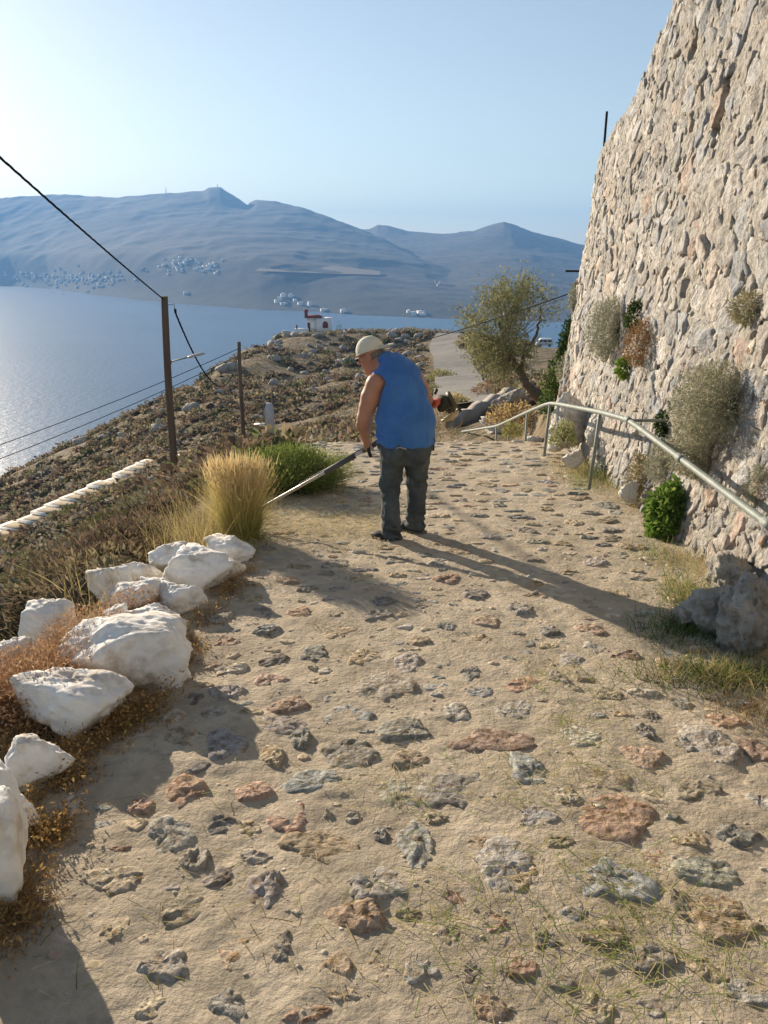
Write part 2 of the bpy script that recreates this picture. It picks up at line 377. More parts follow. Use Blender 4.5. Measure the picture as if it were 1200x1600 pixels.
# ------------------------------------------------------------------ haze
hz = MB().box((0, 2950, (SEA - 4.0 - 3 + 330) / 2), (17000, 6700, 330 - (SEA - 7)))
m = bpy.data.materials.new('haze_air'); m.use_nodes = True; t = m.node_tree; t.nodes.clear()
out = nn(t, 'ShaderNodeOutputMaterial'); pv = nn(t, 'ShaderNodeVolumePrincipled')
pv.inputs['Color'].default_value = (.21, .46, .92, 1); pv.inputs['Density'].default_value = .00022; pv.inputs['Anisotropy'].default_value = .1
t.links.new(pv.outputs[0], out.inputs['Volume'])
hz = hz.done('haze', m); tag(hz, kind='stuff')

# ------------------------------------------------------------------ path: trowelled mortar with embedded stones
GY = np.concatenate([np.arange(-3, .8, .12), np.arange(.8, 3.2, .016), np.arange(3.2, 7, .028), np.arange(7, 12, .045), np.arange(12, 16, .18)])
GT = np.linspace(0, 1, 190)
def path_z(x, y, fine=True):
    x = np.asarray(x, float); y = np.asarray(y, float); Q = xyz(x, y)
    z = path_base(y) + .022 * fbm(Q / .9, 3, 11)
    if fine: z = z + .012 * fbm(Q / .16, 4, 12) + .006 * ridged(Q * np.array([1, 1.6, 1]) / .07, 3, 13) * np.clip(1.5 - y / 8, .3, 1)
    return z
TT, YG = np.meshgrid(GT, GY, indexing='ij')
XL = PL(YG) - .25 + .12 * fbm(xyz(0 * YG, YG) / .8, 3, 2); XR = PR(YG) + .35
XG = XL + (XR - XL) * TT
PV = xyz(XG, YG, path_z(XG, YG))
edge = np.minimum(sstep(0, .03, TT), sstep(0, .03, 1 - TT))
PV[..., 2] -= .14 * (1 - edge)
path = ob('path', PV.reshape(-1, 3), grid_faces(*TT.shape), M['mortar'], smooth=True)
tag(path, kind='structure')

SC_COL = dict(g=(.46, .43, .38), b=(.40, .40, .39), p=(.52, .385, .30), o=(.55, .44, .31), t=(.53, .45, .33), d=(.33, .31, .28), w=(.63, .58, .50), n=(.41, .41, .36))
def stone_np(seed, rx, ry, h, nseg=30, sharp=1.0):
    """flat ragged stone: rings from a buried skirt to the flaky top"""
    r = np.random.default_rng(seed); th = np.arange(nseg) / nseg * 2 * math.pi
    na = r.integers(6, 10); pa = np.sort(r.uniform(0, 6.28, na)); pd = r.uniform(.62, 1.08, na)
    dt = np.clip(np.cos(th[:, None] - pa[None]), 0, None) / pd[None]; rad = (np.sum(dt ** 16, 1) + .8 ** 16) ** (-1 / 16) + .035 * r.normal(size=nseg)
    rings = [(1.14, -1.3), (1.02, -.1), (.95, .5), (.85, .85), (.72, 1.0), (.56, 1.0), (.40, 1.0), (.22, 1.0)]
    V = []
    for s, z in rings:
        x = np.cos(th) * rad * s * rx; y = np.sin(th) * rad * s * ry
        V.append(np.stack([x, y, np.full(nseg, z * h)], -1))
    V = np.concatenate(V + [np.array([[0, 0, h]])])
    Q = V + np.array([seed * 3.1, seed * 1.7, 0]); L = max(rx, ry)
    top = sstep(-.2, .8, V[:, 2] / h)
    ca, sa = math.cos(seed * 2.1), math.sin(seed * 2.1); Qr = np.stack([Q[:, 0] * ca + Q[:, 1] * sa, -Q[:, 0] * sa + Q[:, 1] * ca, Q[:, 2]], 1) * np.array([1, 2.6, 1])
    flake = np.round((fbm(Qr / (L * .6), 3, 31) * 2.4)) / 2.4
    V[:, 2] += top * h * (.7 * flake + .35 * fbm(Qr / (L * .4), 3, 32) - .05 + .5 * np.clip(V[:, 0] * r.normal() / rx * .5 + V[:, 1] * r.normal() / ry * .5, -1, 1))
    V[:, :2] += .12 * L * np.stack([fbm(Q / (L * .35), 3, 33), fbm(Q / (L * .35), 3, 34)], -1)
    F4 = []; k = len(rings)
    for i in range(k - 1):
        for j in range(nseg): F4.append((i * nseg + j, i * nseg + (j + 1) % nseg, (i + 1) * nseg + (j + 1) % nseg, (i + 1) * nseg + j))
    F3 = [((k - 1) * nseg + j, (k - 1) * nseg + (j + 1) % nseg, k * nseg) for j in range(nseg)]
    return V, [np.array(F4), np.array(F3)]
# the stones one can point to in the photograph: pixel centre, width, height, colour
PS = """262,1305,70,45,g 300,1240,60,45,p 395,1240,60,40,p 215,1262,40,22,p 345,1287,60,30,d 180,1375,100,45,t 300,1345,36,45,g 395,1340,50,25,w 345,1368,45,35,d 412,1390,70,62,g 282,1422,88,46,t
375,1435,46,26,o 180,1450,52,45,t 250,1508,85,48,g 365,1492,52,56,o 360,1570,60,45,g 235,1570,55,35,t 440,1490,36,58,g 95,1272,48,42,w 95,1225,40,32,g 60,1335,46,30,g 505,1222,90,36,b 625,1245,66,50,n
720,1235,100,66,g 457,1278,62,50,p 500,1325,105,58,o 592,1303,26,26,b 650,1322,62,70,b 550,1277,26,20,g 585,1388,122,58,g 565,1440,90,56,o 465,1422,62,24,w 703,1397,56,42,p 695,1467,52,42,g 765,1440,46,36,p
790,1360,110,78,g 660,1515,55,52,g 733,1520,32,40,d 520,1525,62,58,o 582,1525,60,36,t 480,1590,70,40,p 955,1282,128,72,p 1075,1310,66,34,o 1150,1305,70,46,d 1112,1366,92,46,n 950,1372,116,68,b 835,1280,62,34,b
1125,1430,100,70,o 1068,1412,34,50,d 815,1372,50,56,t 855,1465,36,38,n 870,1530,46,36,g 940,1572,62,48,t 1010,1492,72,58,d 815,1510,52,40,p 1105,1510,62,38,t 1160,1552,80,56,n 1185,1255,44,34,g 1085,1236,80,34,t 940,1460,80,48,t
545,1115,80,30,b 537,1170,86,44,g 640,1138,76,44,g 595,1072,100,38,g 770,1155,122,32,p 645,1186,72,28,t 712,1114,46,25,g 750,1083,46,18,b 440,1135,62,28,g 470,1152,36,30,d 425,1185,42,30,t 455,1100,56,28,p 420,1065,50,18,p
422,1033,52,22,d 357,1046,52,18,w 360,1082,46,22,g 525,985,52,28,t 490,1020,50,24,d 570,1025,52,28,t 635,1035,42,24,w 735,1050,42,22,g 700,980,26,14,d 590,962,42,16,d 470,958,42,16,p 410,958,42,16,d 350,1002,40,16,p
395,935,44,16,t 690,1034,30,16,n 605,941,34,14,d 347,1165,58,48,b 285,1155,48,30,t 335,1118,42,22,g 820,1070,72,22,p 800,1110,66,30,g 905,1034,42,28,g 975,1025,42,12,p 1018,1120,32,26,d 1010,1062,44,18,t 910,1155,72,38,w
1000,1186,66,34,p 1005,1146,36,26,d 1112,1172,76,54,w 1068,1164,36,26,g 1130,1130,62,26,p 830,1210,62,54,b 930,1212,84,58,t 815,950,42,22,g 885,895,32,12,t 962,925,44,14,t 1180,1172,52,40,p 450,905,40,16,p 520,880,44,14,g
560,905,50,12,t 480,920,38,14,g 620,875,38,12,g 700,905,40,14,p 745,930,38,16,g 660,1000,36,14,t 760,1000,44,18,t 860,985,40,16,g 930,1010,36,16,g 1040,1035,40,20,t 870,1060,36,20,d 945,1085,44,22,t 1060,1095,42,20,g
690,850,30,9,t 760,840,34,10,g 820,830,32,9,d 880,850,34,10,t 930,880,36,12,g 850,795,30,8,t 780,790,28,7,g 720,780,26,7,d 900,815,30,8,t 960,840,34,10,t 700,740,24,6,t 760,735,24,6,g 820,745,24,6,t 860,765,26,7,d
300,1095,40,20,d 270,1120,34,18,t 325,1040,40,16,t 300,1200,44,20,d 390,1290,36,22,t 540,1560,60,30,t 640,1430,36,22,t 750,1320,50,30,o 1030,1250,44,24,t 1040,1340,52,30,p 870,1320,46,26,t 900,1430,48,26,n 1020,1570,60,40,g 760,1570,60,40,p 680,1280,36,18,t 560,1215,36,16,o 890,1250,40,24,t""".split()
PSTONES = []
for i, e in enumerate(PS):
    px, py, w, h, c = e.split(','); px, py, w, h = float(px), float(py), float(w), float(h)
    p = onpath(px, py); q = onpath(px + w / 2, py); u = onpath(px, py - h / 2); v = onpath(px, py + h / 2)
    PSTONES.append((p[0], p[1], abs(q[0] - p[0]) * 1.12, abs(u[1] - v[1]) / 2 * 1.12, SC_COL[c], 1))
PSTONES = [s for s in PSTONES if s[1] < 11]
# smaller and farther stones fill the rest
def free(x, y, r, L):
    for s in L:
        if abs(s[0] - x) < (s[2] + r) and abs(s[1] - y) < (s[3] + r) * 1.0: return False
    return True
keys = list('gggbttttttpodwnn')
tries = 0
while len(PSTONES) < 1150 and tries < 16000:
    tries += 1
    y = 1.6 + 9.2 * random.random() ** .8; x = random.uniform(float(PL(y)) + .05, float(PR(y)) - .1)
    rr = random.uniform(.05, .12) if random.random() < .6 else random.uniform(.025, .05)
    if y < 3.2: rr *= .8
    if y > 6.5: rr = random.uniform(.06, .14)
    if free(x, y, rr + .02, PSTONES): PSTONES.append((x, y, rr * random.uniform(.9, 1.4), rr * random.uniform(.6, 1.0), SC_COL[random.choice(keys)], 0))
tries = 0; n0 = len(PSTONES)
while len(PSTONES) < n0 + 420 and tries < 9000:
    tries += 1
    y = 1.55 + 3.4 * random.random(); x = random.uniform(float(PL(y)) + .05, float(PR(y)) - .1); rr = random.uniform(.028, .085) * (.7 + .1 * y)
    if free(x, y, rr * .85 + .006, PSTONES): PSTONES.append((x, y, rr * random.uniform(.9, 1.3), rr * random.uniform(.6, .95), SC_COL[random.choice(list('tttttgggnpow'))], -.3))
order = sorted(range(len(PSTONES)), key=lambda i: -(PSTONES[i][2] + PSTONES[i][3]) / PSTONES[i][1] - 9 * PSTONES[i][5])
far = []
TILT = np.array([[1, 0, 0], [0, 1, 0], [0, -SLOPE, 1]])
lib = {}
for rank, i in enumerate(order):
    x, y, rx, ry, c, hand = PSTONES[i]
    h = (.015 if max(rx, ry) > .07 else .010) * random.uniform(.75, 1.35)
    if hand < 0: h *= .62
    c = tuple(np.clip(np.array(c) * random.uniform(.82, 1.18) * np.array([1 + random.uniform(-.05, .05), 1, 1 + random.uniform(-.06, .06)]), .05, .7))
    z = float(path_z(x, y, False)) - .006
    if rank < 300:
        V, F = stone_np(1000 + i, rx, ry, h, 44 if rank < 150 else 28)
        o = ob('stone', V, F, M['pave'], path, smooth=False, loc=(x, y, z)); o.rotation_euler = (math.atan(-SLOPE), 0, 0)
        o.color = (*c, 1)
    else:
        V, F = stone_np(1000 + i, rx, ry, h, 14)
        V = V @ TILT.T * 1.0 + np.array([x, y, z]); V[:, 2] += 0
        far.append((V, F, c))
def join(lst):
    Vs, F4, F3, Cs, n = [], [], [], [], 0
    for V, F, c in lst:
        Vs.append(V); Cs.append(np.tile(np.asarray(c), (len(V), 1)) if np.ndim(c) == 1 else c)
        for f in F: (F4 if f.shape[1] == 4 else F3).append(f + n)
        n += len(V)
    return np.concatenate(Vs), [np.concatenate(f) for f in (F4, F3) if f], np.concatenate(Cs)
V, F, c = join(far)
tag(ob('small_stones', V, F, M['pavec'], path, cols=c), kind='stuff')

# ------------------------------------------------------------------ the battered fortress wall of rubble masonry
WPL = np.array([(2.12, -2), (2.14, 1), (2.22, 4), (2.32, 6.5), (2.46, 9), (2.62, 11.3), (2.74, 12.2), (3.0, 12.75), (3.6, 13.0), (7, 13.4)])
_t = np.linspace(0, len(WPL) - 1, 600); WL = np.stack([np.interp(_t, np.arange(len(WPL)), WPL[:, k]) for k in (0, 1)], -1)
for _ in range(40): WL[1:-1] = .25 * WL[:-2] + .5 * WL[1:-1] + .25 * WL[2:]
WS = np.concatenate([[0], np.cumsum(np.linalg.norm(np.diff(WL, axis=0), axis=1))])
WT = np.gradient(WL, axis=0); WT /= np.linalg.norm(WT, axis=1)[:, None]
BAT = .10
def wallp(s, z):
    """point and outward normal on the wall face: s along the foot, z height"""
    s = np.asarray(s, float); z = np.asarray(z, float)
    x = np.interp(s, WS, WL[:, 0]); y = np.interp(s, WS, WL[:, 1]); tx = np.interp(s, WS, WT[:, 0]); ty = np.interp(s, WS, WT[:, 1])
    n = np.stack([-ty, tx, 0 * tx], -1)                        # outward (towards the path)
    P = xyz(x, y, z) - n * (BAT * (z + 1.0))[..., None]
    Nn = n + np.array([0, 0, BAT]); Nn /= np.linalg.norm(Nn, axis=-1, keepdims=True)
    Tn = np.stack([tx, ty, 0 * tx], -1)
    return P, Nn, Tn
# the top edge: where the sight line through the photographed skyline meets the battered face
TOPS = []
for px, py in [(937, 243), (960, 205), (985, 165), (1005, 118), (1025, 68), (1050, 0), (1072, -70)]:
    best = None
    for s in np.linspace(3, WS[-1] - 4, 500):
        y = np.interp(s, WS, WL[:, 1]); r = ray(px, py); z = CAMH + r[2] / r[1] * y
        P, _, _ = wallp(s, z); r2 = abs(P[0] / P[1] - r[0] / r[1])
        if best is None or r2 < best[0]: best = (r2, s, z)
    TOPS.append(best[1:])
TOPS.sort()
WTOP = lambda s: np.interp(s, [0, 7.5] + [a for a, _ in TOPS] + [WS[-1]], [6.2, 5.2] + [b for _, b in TOPS] + [TOPS[-1][1] - .3])
wall = empty('stone_wall', (2.3, 6, float(path_base(6))), 'high battered fortress wall of rough grey and tan rubble stones along the path', 'wall')
wl = np.array(wall.location)
HOLES = []
for px, py, hw, hh in [(1131, 158, .10, .24), (1088, 62, .09, .16), (1075, 450, .07, .07)]:
    best = min(((abs((lambda P, r: P[0] / P[1] - r[0] / r[1])(wallp(s, CAMH + ray(px, py)[2] / ray(px, py)[1] * np.interp(s, WS, WL[:, 1]))[0], ray(px, py))), s) for s in np.linspace(3, 13, 600)))
    s = best[1]; HOLES.append((s, CAMH + ray(px, py)[2] / ray(px, py)[1] * np.interp(s, WS, WL[:, 1]), hw, hh))
ns, nz = 460, 280
sg = np.concatenate([np.linspace(0, 5, 40), np.linspace(5.03, 16, 520), np.linspace(16.1, WS[-1], 50)])
SS, TZ = np.meshgrid(sg, np.linspace(0, 1, nz), indexing='ij')
zb = -SLOPE * np.interp(SS, WS, WL[:, 1]) - .35 - .25 * sstep(10, 13, SS)
crenel = .10 * fbm(xyz(SS / .5, 0 * SS), 3, 77)
ZT = WTOP(SS) + crenel
WZ = zb + (ZT - zb) * TZ
P, Nn, Tn = wallp(SS, WZ)
Q = xyz(SS, WZ)
dsp = .006 + .05 * fbm(Q / .7, 3, 41) + .020 * ridged(Q / .22, 3, 42) + .024 * fbm(Q / .07, 3, 43)
for s0, z0, hw, hh in HOLES:
    dsp = dsp - .40 * sstep(1.15, .85, np.maximum(np.abs(SS - s0) / hw, np.abs(WZ - z0) / hh))
P = P + Nn * dsp[..., None]
# top and back: a 1.3 m thick wall
back = [P[:, -1] - Nn[:, -1] * .5 * np.array([1, 1, 0]) + np.array([0, 0, .05]), P[:, -1] - Nn[:, -1] * 1.3 * np.array([1, 1, 0]), P[:, 0] - Nn[:, -1] * 1.6 * np.array([1, 1, 0])]
P = np.concatenate([P] + [b_[:, None] for b_ in back], 1)
ob('mortar_face', P.reshape(-1, 3) - wl, grid_faces(*P.shape[:2]), M['wallmortar'], wall, smooth=False)

# voronoi cells -> stones
cells = []
rw = np.random.default_rng(5)
su0, su1 = 5.2, 16.2
pts = []
def rad_at(s, z):
    big = vnoise(np.array([s * .9, z * .9, 3.3]), 8)
    return .115 + .085 * (big + 1)
for k in range(26000):
    s = rw.uniform(su0, su1); ztop = float(WTOP(s)); y = np.interp(s, WS, WL[:, 1])
    z = rw.uniform(-SLOPE * y - .3, ztop + .1); r_ = rad_at(s, z) * rw.uniform(.6, 1.25)
    ok = True
    for (a, b, c_) in pts[-4000:]:
        if abs(a - s) < .6 and ((a - s) / 1.0) ** 2 + ((b - z) / 1.0) ** 2 < (max(r_, c_) * 1.0) ** 2 * 1.15: ok = False; break
    if ok: pts.append((s, z, r_))
pts = np.array(pts)
def clip_poly(poly, n, d):
    out = []
    for i in range(len(poly)):
        a, b_ = poly[i], poly[(i + 1) % len(poly)]; da, db = a @ n - d, b_ @ n - d
        if da <= 0: out.append(a)
        if (da < 0) != (db < 0): out.append(a + (b_ - a) * (da / (da - db)))
    return out
WALLCOL = [((.46, .44, .40), 5), ((.48, .44, .38), 4), ((.42, .415, .40), 3), ((.53, .47, .40), 3), ((.57, .53, .47), 2), ((.51, .43, .35), .7), ((.50, .39, .31), .3), ((.41, .39, .35), .8)]
wc = np.array([w_ for _, w_ in WALLCOL]); wc = wc / wc.sum()
stones = []
for i in range(len(pts)):
    s0, z0, r0 = pts[i]
    if any(abs(s0 - h[0]) < h[2] + .05 and abs(z0 - h[1]) < h[3] + .04 for h in HOLES): continue
    d2 = (pts[:, 0] - s0) ** 2 + (pts[:, 1] - z0) ** 2; nb = np.argsort(d2)[1:16]
    e = .42; poly = [np.array(v) for v in ((s0 - e, z0 - e), (s0 + e, z0 - e), (s0 + e, z0 + e), (s0 - e, z0 + e))]
    for j in nb:
        dv = pts[j, :2] - pts[i, :2]; L = np.linalg.norm(dv); n = dv / L
        wgt = .5 + .25 * (r0 - pts[j, 2]) / (r0 + pts[j, 2])
        poly = clip_poly(poly, n, n @ pts[i, :2] + L * wgt - rw.uniform(.006, .022))
        if len(poly) < 3: break
    if len(poly) < 3: continue
    poly = np.array(poly); ctr = poly.mean(0); ext = np.ptp(poly, axis=0)
    if ext.min() < .05 or ctr[1] + ext[1] * .4 > float(WTOP(ctr[0])): continue
    stones.append((ctr, poly - ctr, ext))
def wall_stone(seed, ctr, poly, ext, nseg):
    r = np.random.default_rng(seed)
    # resample outline, rounded
    seg = np.linalg.norm(np.roll(poly, -1, 0) - poly, axis=1); cum = np.concatenate([[0], np.cumsum(seg)]); t_ = (np.arange(nseg) + .3) / nseg * cum[-1]
    pp = np.vstack([poly, poly[:1]]); o = np.stack([np.interp(t_, cum, pp[:, 0]), np.interp(t_, cum, pp[:, 1])], -1)
    o = .08 * np.roll(o, 1, 0) + .84 * o + .08 * np.roll(o, -1, 0)
    L = float(ext.max()); hgt = r.uniform(.014, .028) * (1 if L > .2 else .9); tilt = r.normal(size=2) * .08
    rings = [(1.02, -.06), (1.0, .0), (.97, .6 * hgt), (.9, .92 * hgt), (.72, hgt), (.48, hgt), (.22, hgt)]
    V = [np.concatenate([o * s_, np.full((nseg, 1), z_)], 1) for s_, z_ in rings]
    V = np.concatenate(V + [np.array([[0, 0, hgt]])])
    Q = np.concatenate([V[:, :2] + ctr, V[:, 2:]], 1)
    f = sstep(.0, hgt * .7, V[:, 2])
    V[:, 2] += f * (V[:, :2] @ tilt + +.022 * fbm(Q / .09, 4, 51) + .018 * np.round(fbm(Q * np.array([1, 1.8, 1]) / .16, 2, 52 + seed % 5) * 3) / 3)
    V[:, :2] += .04 * np.stack([fbm(Q / .07, 3, 53), fbm(Q / .07, 3, 54)], -1)
    k = len(rings); F4 = []
    for i in range(k - 1):
        for j in range(nseg): F4.append((i * nseg + j, i * nseg + (j + 1) % nseg, (i + 1) * nseg + (j + 1) % nseg, (i + 1) * nseg + j))
    F3 = [((k - 1) * nseg + j, (k - 1) * nseg + (j + 1) % nseg, k * nseg) for j in range(nseg)]
    S = V[:, 0] + ctr[0]; Z = V[:, 1] + ctr[1]
    P_, N_, T_ = wallp(S, Z); base = .05 * fbm(xyz(S, Z) / .7, 3, 41)
    return P_ + N_ * (V[:, 2] + base)[:, None], [np.array(F4)[:, ::-1], np.array(F3)[:, ::-1]]
def shown(st):
    c_, _, ext = st; P_, _, _ = wallp(c_[0], c_[1]); d = P_[1]
    f = cp * d - sp_ * (P_[2] - CAMH); u = P_[0] / f; v = (sp_ * d + cp * (P_[2] - CAMH)) / f
    if u > .56 or abs(v) > .72 or c_[0] > 14.9: return 0
    return ext[0] * ext[1] / d ** 3
stones.sort(key=lambda st: -shown(st))
rub = []
for i, (c_, poly, ext) in enumerate(stones):
    colr = np.array(WALLCOL[rw.choice(len(WALLCOL), p=wc)][0]) * rw.uniform(.8, 1.2); colr = tuple(np.clip(colr * np.array([.93, .97, 1.05]), .05, .75))
    V, F = wall_stone(i, c_, poly, ext, 26 if i < 120 else (20 if i < 300 else 12))
    if i < 300:
        ctr3 = V.mean(0); o = ob('stone', V - ctr3, F, M['wallstone'], wall, loc=ctr3 - wl); o.color = (*colr, 1)
    else: rub.append((V - wl, F, colr))
for k in range(3800):
    s = 5.2 + 10.3 * rw.random() ** 1.25; y = np.interp(s, WS, WL[:, 1]); z = rw.uniform(-SLOPE * y - .25, float(WTOP(s)) - .05)
    if any(abs(s - h[0]) < h[2] + .02 and abs(z - h[1]) < h[3] + .02 for h in HOLES): continue
    N_, F_ = ico(2 if k % 3 == 0 else 1); d_ = rw.uniform(.012, .04, 3) * (1.5 if rw.random() < .12 else 1) * np.array([.9, 1.25, .42]); V = N_ * (1 + .28 * rw.normal(size=(len(N_), 1)).clip(-1.4, 1.4)) * d_
    a_ = rw.uniform(-.7, .7); V = np.stack([V[:, 0] * math.cos(a_) - V[:, 1] * math.sin(a_), V[:, 0] * math.sin(a_) + V[:, 1] * math.cos(a_), V[:, 2]], 1)
    P_, N2, T2 = wallp(s, z); U2 = np.cross(N2, T2); U2 = U2 * np.sign(U2[2]); b0_ = .045 * float(fbm(np.array([[s / .7, z / .7, 0]]), 3, 41)[0]) + rw.uniform(.0, .020)
    rub.append((P_ + N2 * b0_ + V[:, :1] * T2 + V[:, 1:2] * U2 + V[:, 2:] * N2 - wl, [F_], tuple(np.clip(np.array(WALLCOL[rw.choice(len(WALLCOL), p=wc)][0]) * rw.uniform(.75, 1.2), .05, .7))))
V, F, c = join(rub); tag(ob('rubble', V, F, M['wallrubble'], wall, cols=c), kind='stuff')
print('wall stones', len(stones), 'path stones', len(PSTONES), 'tops', TOPS, 'holes', HOLES)

# ------------------------------------------------------------------ foliage builders
def norm(v): return v / (np.linalg.norm(v, axis=-1, keepdims=True) + 1e-9)
def strips(P0, D0, L, w, bend, c0, c1, r, nseg=3, side=None):
    """curved tapered blades: P0 (n,3) roots, D0 start directions, L lengths, bend = droop"""
    n = len(P0); L = np.broadcast_to(L, (n,)); w = np.broadcast_to(w, (n,)); bend = np.broadcast_to(bend, (n,))
    D0 = norm(D0); s = norm(np.cross(D0, r.normal(size=(n, 3)))) if side is None else side
    hd = np.concatenate([r.normal(size=(n, 2)), np.zeros((n, 1))], 1); hd = norm(hd + D0 * np.array([2.0, 2.0, 0])); hd = norm(hd * np.array([1, 1, 0]))
    V = []; Cc = []
    c0 = np.broadcast_to(c0, (n, 3)); c1 = np.broadcast_to(c1, (n, 3))
    for k in range(nseg + 1):
        t = k / nseg; p = P0 + D0 * (L * t)[:, None] + hd * (L * bend * t * t)[:, None] - np.array([0, 0, 1.0]) * (L * bend * .55 * t * t)[:, None]
        ww = (w * (1 - .8 * t) / 2)[:, None]; c = c0 * (1 - t) + c1 * t
        V += [p - s * ww, p + s * ww]; Cc += [c, c]
    V = np.stack(V, 1); Cc = np.stack(Cc, 1); m_ = 2 * (nseg + 1)
    f = np.array([[2 * k, 2 * k + 1, 2 * k + 3, 2 * k + 2] for k in range(nseg)])
    F = (np.arange(n)[:, None, None] * m_ + f[None]).reshape(-1, 4)
    return V.reshape(-1, 3), F, Cc.reshape(-1, 3)
def leaves(P, N, L, w, cols, r):
    """diamond leaves at P pointing along N (n,3)"""
    n = len(P); N = norm(N); L = np.broadcast_to(L, (n,))[:, None]; w = np.broadcast_to(w, (n,))[:, None]
    s = norm(np.cross(N, r.normal(size=(n, 3)))); u = np.cross(s, N)
    V = np.stack([P, P + N * L * .5 + s * w / 2 + u * L * .06, P + N * L, P + N * L * .5 - s * w / 2 + u * L * .06], 1)
    F = np.arange(n * 4).reshape(n, 4)
    return V.reshape(-1, 3), F, np.repeat(np.broadcast_to(cols, (n, 3)), 4, 0)
def palette(r, n, cols, var=.2):
    c = np.array(cols)[r.integers(0, len(cols), n)] * (1 + var * r.uniform(-1, 1, (n, 1))); return np.clip(c, .01, .9)
def cat_parts(lst):
    Vs, Fs, Cs, n = [], [], [], 0
    for V, F, c in lst: Vs.append(V); Fs.append(F + n); Cs.append(c); n += len(V)
    d = {}
    for F in Fs: d.setdefault(F.shape[1], []).append(F)
    return np.concatenate(Vs), [np.concatenate(v) for v in d.values()], np.concatenate(Cs)
def veg(name, parts, m, parent=None, loc=None, label=None, cat=None, group=None, kind=None):
    V, F, c = cat_parts(parts); o = ob(name, V, F, m, parent, cols=c, loc=loc); return tag(o, label, cat, group, kind)
def blob_pts(r, n, R, lump=.25, seed=0, shell=.55, up=True):
    d = norm(r.normal(size=(n, 3)));
    if up: d[:, 2] = np.abs(d[:, 2]) - .15; d = norm(d)
    rad = (shell + (1 - shell) * r.random(n) ** .5) * (1 + lump * fbm(d * 2.3 + seed, 3, seed))
    return d * rad[:, None] * np.array(R), d
def twigs(r, n, R, c0, c1, w=.003):
    d = norm(r.normal(size=(n, 3)) * np.array([1, 1, .8]) + np.array([0, 0, .75])); d[:, 2] = np.abs(d[:, 2])
    L = r.uniform(.55, 1.05, n) * np.linalg.norm(d * np.array(R), axis=1)
    return strips(r.normal(size=(n, 3)) * np.array([.08, .08, .01]) * R[0], d * np.array(R), L, w, r.uniform(0, .3, n), c0, c1, r, 3)

# ------------------------------------------------------------------ whitewashed boulders along the open edge of the path
WR = [  # bottom contact pixel, width px, height px, depth factor, seed, label
    ((205, 1088), 185, 118, .75, 3, 'largest whitewashed boulder, broad and rough, right of the rust-brown brush'),
    ((124, 1152), 150, 92, .8, 11, 'whitewashed boulder with a flat face leaning against the largest boulder, just below it'),
    ((55, 1232), 104, 82, .6, 14, 'small wedge-shaped white rock lying alone below the boulders'),
    ((5, 1420), 120, 190, .8, 23, 'tall smooth white boulder cut off by the lower corner of the view'),
    ((30, 1300), 66, 60, .7, 29, 'rounded white rock touching the top of the tall smooth boulder'),
    ((245, 1002), 84, 60, .8, 31, 'lumpy whitewashed rock directly behind the largest boulder'),
    ((288, 962), 86, 52, .7, 37, 'long low white rock beside the dusty path, in front of the great flat boulder'),
    ((212, 962), 66, 54, .8, 41, 'rounded white rock left of the long low rock'),
    ((306, 928), 112, 68, .8, 43, 'great flat whitewashed boulder in the far half of the row'),
    ((345, 912), 66, 50, .7, 47, 'white rock at the path side end of the great flat boulder'),
    ((362, 882), 74, 44, .8, 53, 'last whitewashed rock at the foot of the tall yellow grass'),
    ((280, 890), 80, 46, .8, 59, 'pale white rock behind the great flat boulder'),
    ((218, 918), 66, 46, .8, 61, 'peaked white rock on the outer side of the row'),
    ((172, 942), 58, 58, .8, 67, 'outermost white rock of the far group, above the brown brush'),
    ((80, 1010), 62, 78, .8, 71, 'white boulder half hidden behind the rust-brown brush'),
    ((252, 946), 66, 44, .8, 163, 'small white rock wedged between the long low rock and the great flat boulder'), ((182, 1002), 70, 56, .8, 167, 'white rock rising just behind the largest boulder on its outer side'), ((335, 900), 54, 34, .8, 173, 'small white rock filling the gap near the end of the row'),
    ((18, 1062), 58, 62, .8, 73, 'white boulder at the very edge of the view behind the brush')]
for (bx, by), w, h, df, seed, lab in WR:
    p = onpath(bx, by); sc = np.linalg.norm(p - np.array([0, 0, CAMH])) / FPX * .97
    dims = (w * sc * 1.18, max(w, h) * sc * df * 1.1, h * sc * 1.03)
    V, F = rock_np(seed, dims, 5, npl=12, k=18, rough=.16, fine=.05, flat=.14)
    N_ = V / (np.linalg.norm(V, axis=1)[:, None] + 1e-9); V = V + N_ * (.012 * fbm(V / .10 + seed, 4, seed) + .006 * ridged(V / .035 + seed, 3, seed))[:, None]
    vd = norm(np.array([p[0], p[1], 0])); V = V + vd * dims[1] * .42 + np.array([0, 0, dims[2] * .30])
    o = ob('white_boulder', V, F, M['white'], smooth=True, loc=(p[0], p[1], p[2])); tag(o, lab, 'boulder', 'whitewashed boulders along the path edge')
# one more just outside the frame whose shade reaches into it
V, F = rock_np(81, (.55, .6, .55), 4, npl=13, k=12, rough=.16, fine=.04); o = ob('white_boulder', V, F, M['white'], smooth=True, loc=(-1.55, 1.5, .02))
tag(o, 'white boulder nearest the viewer at the path edge', 'boulder', 'whitewashed boulders along the path edge')
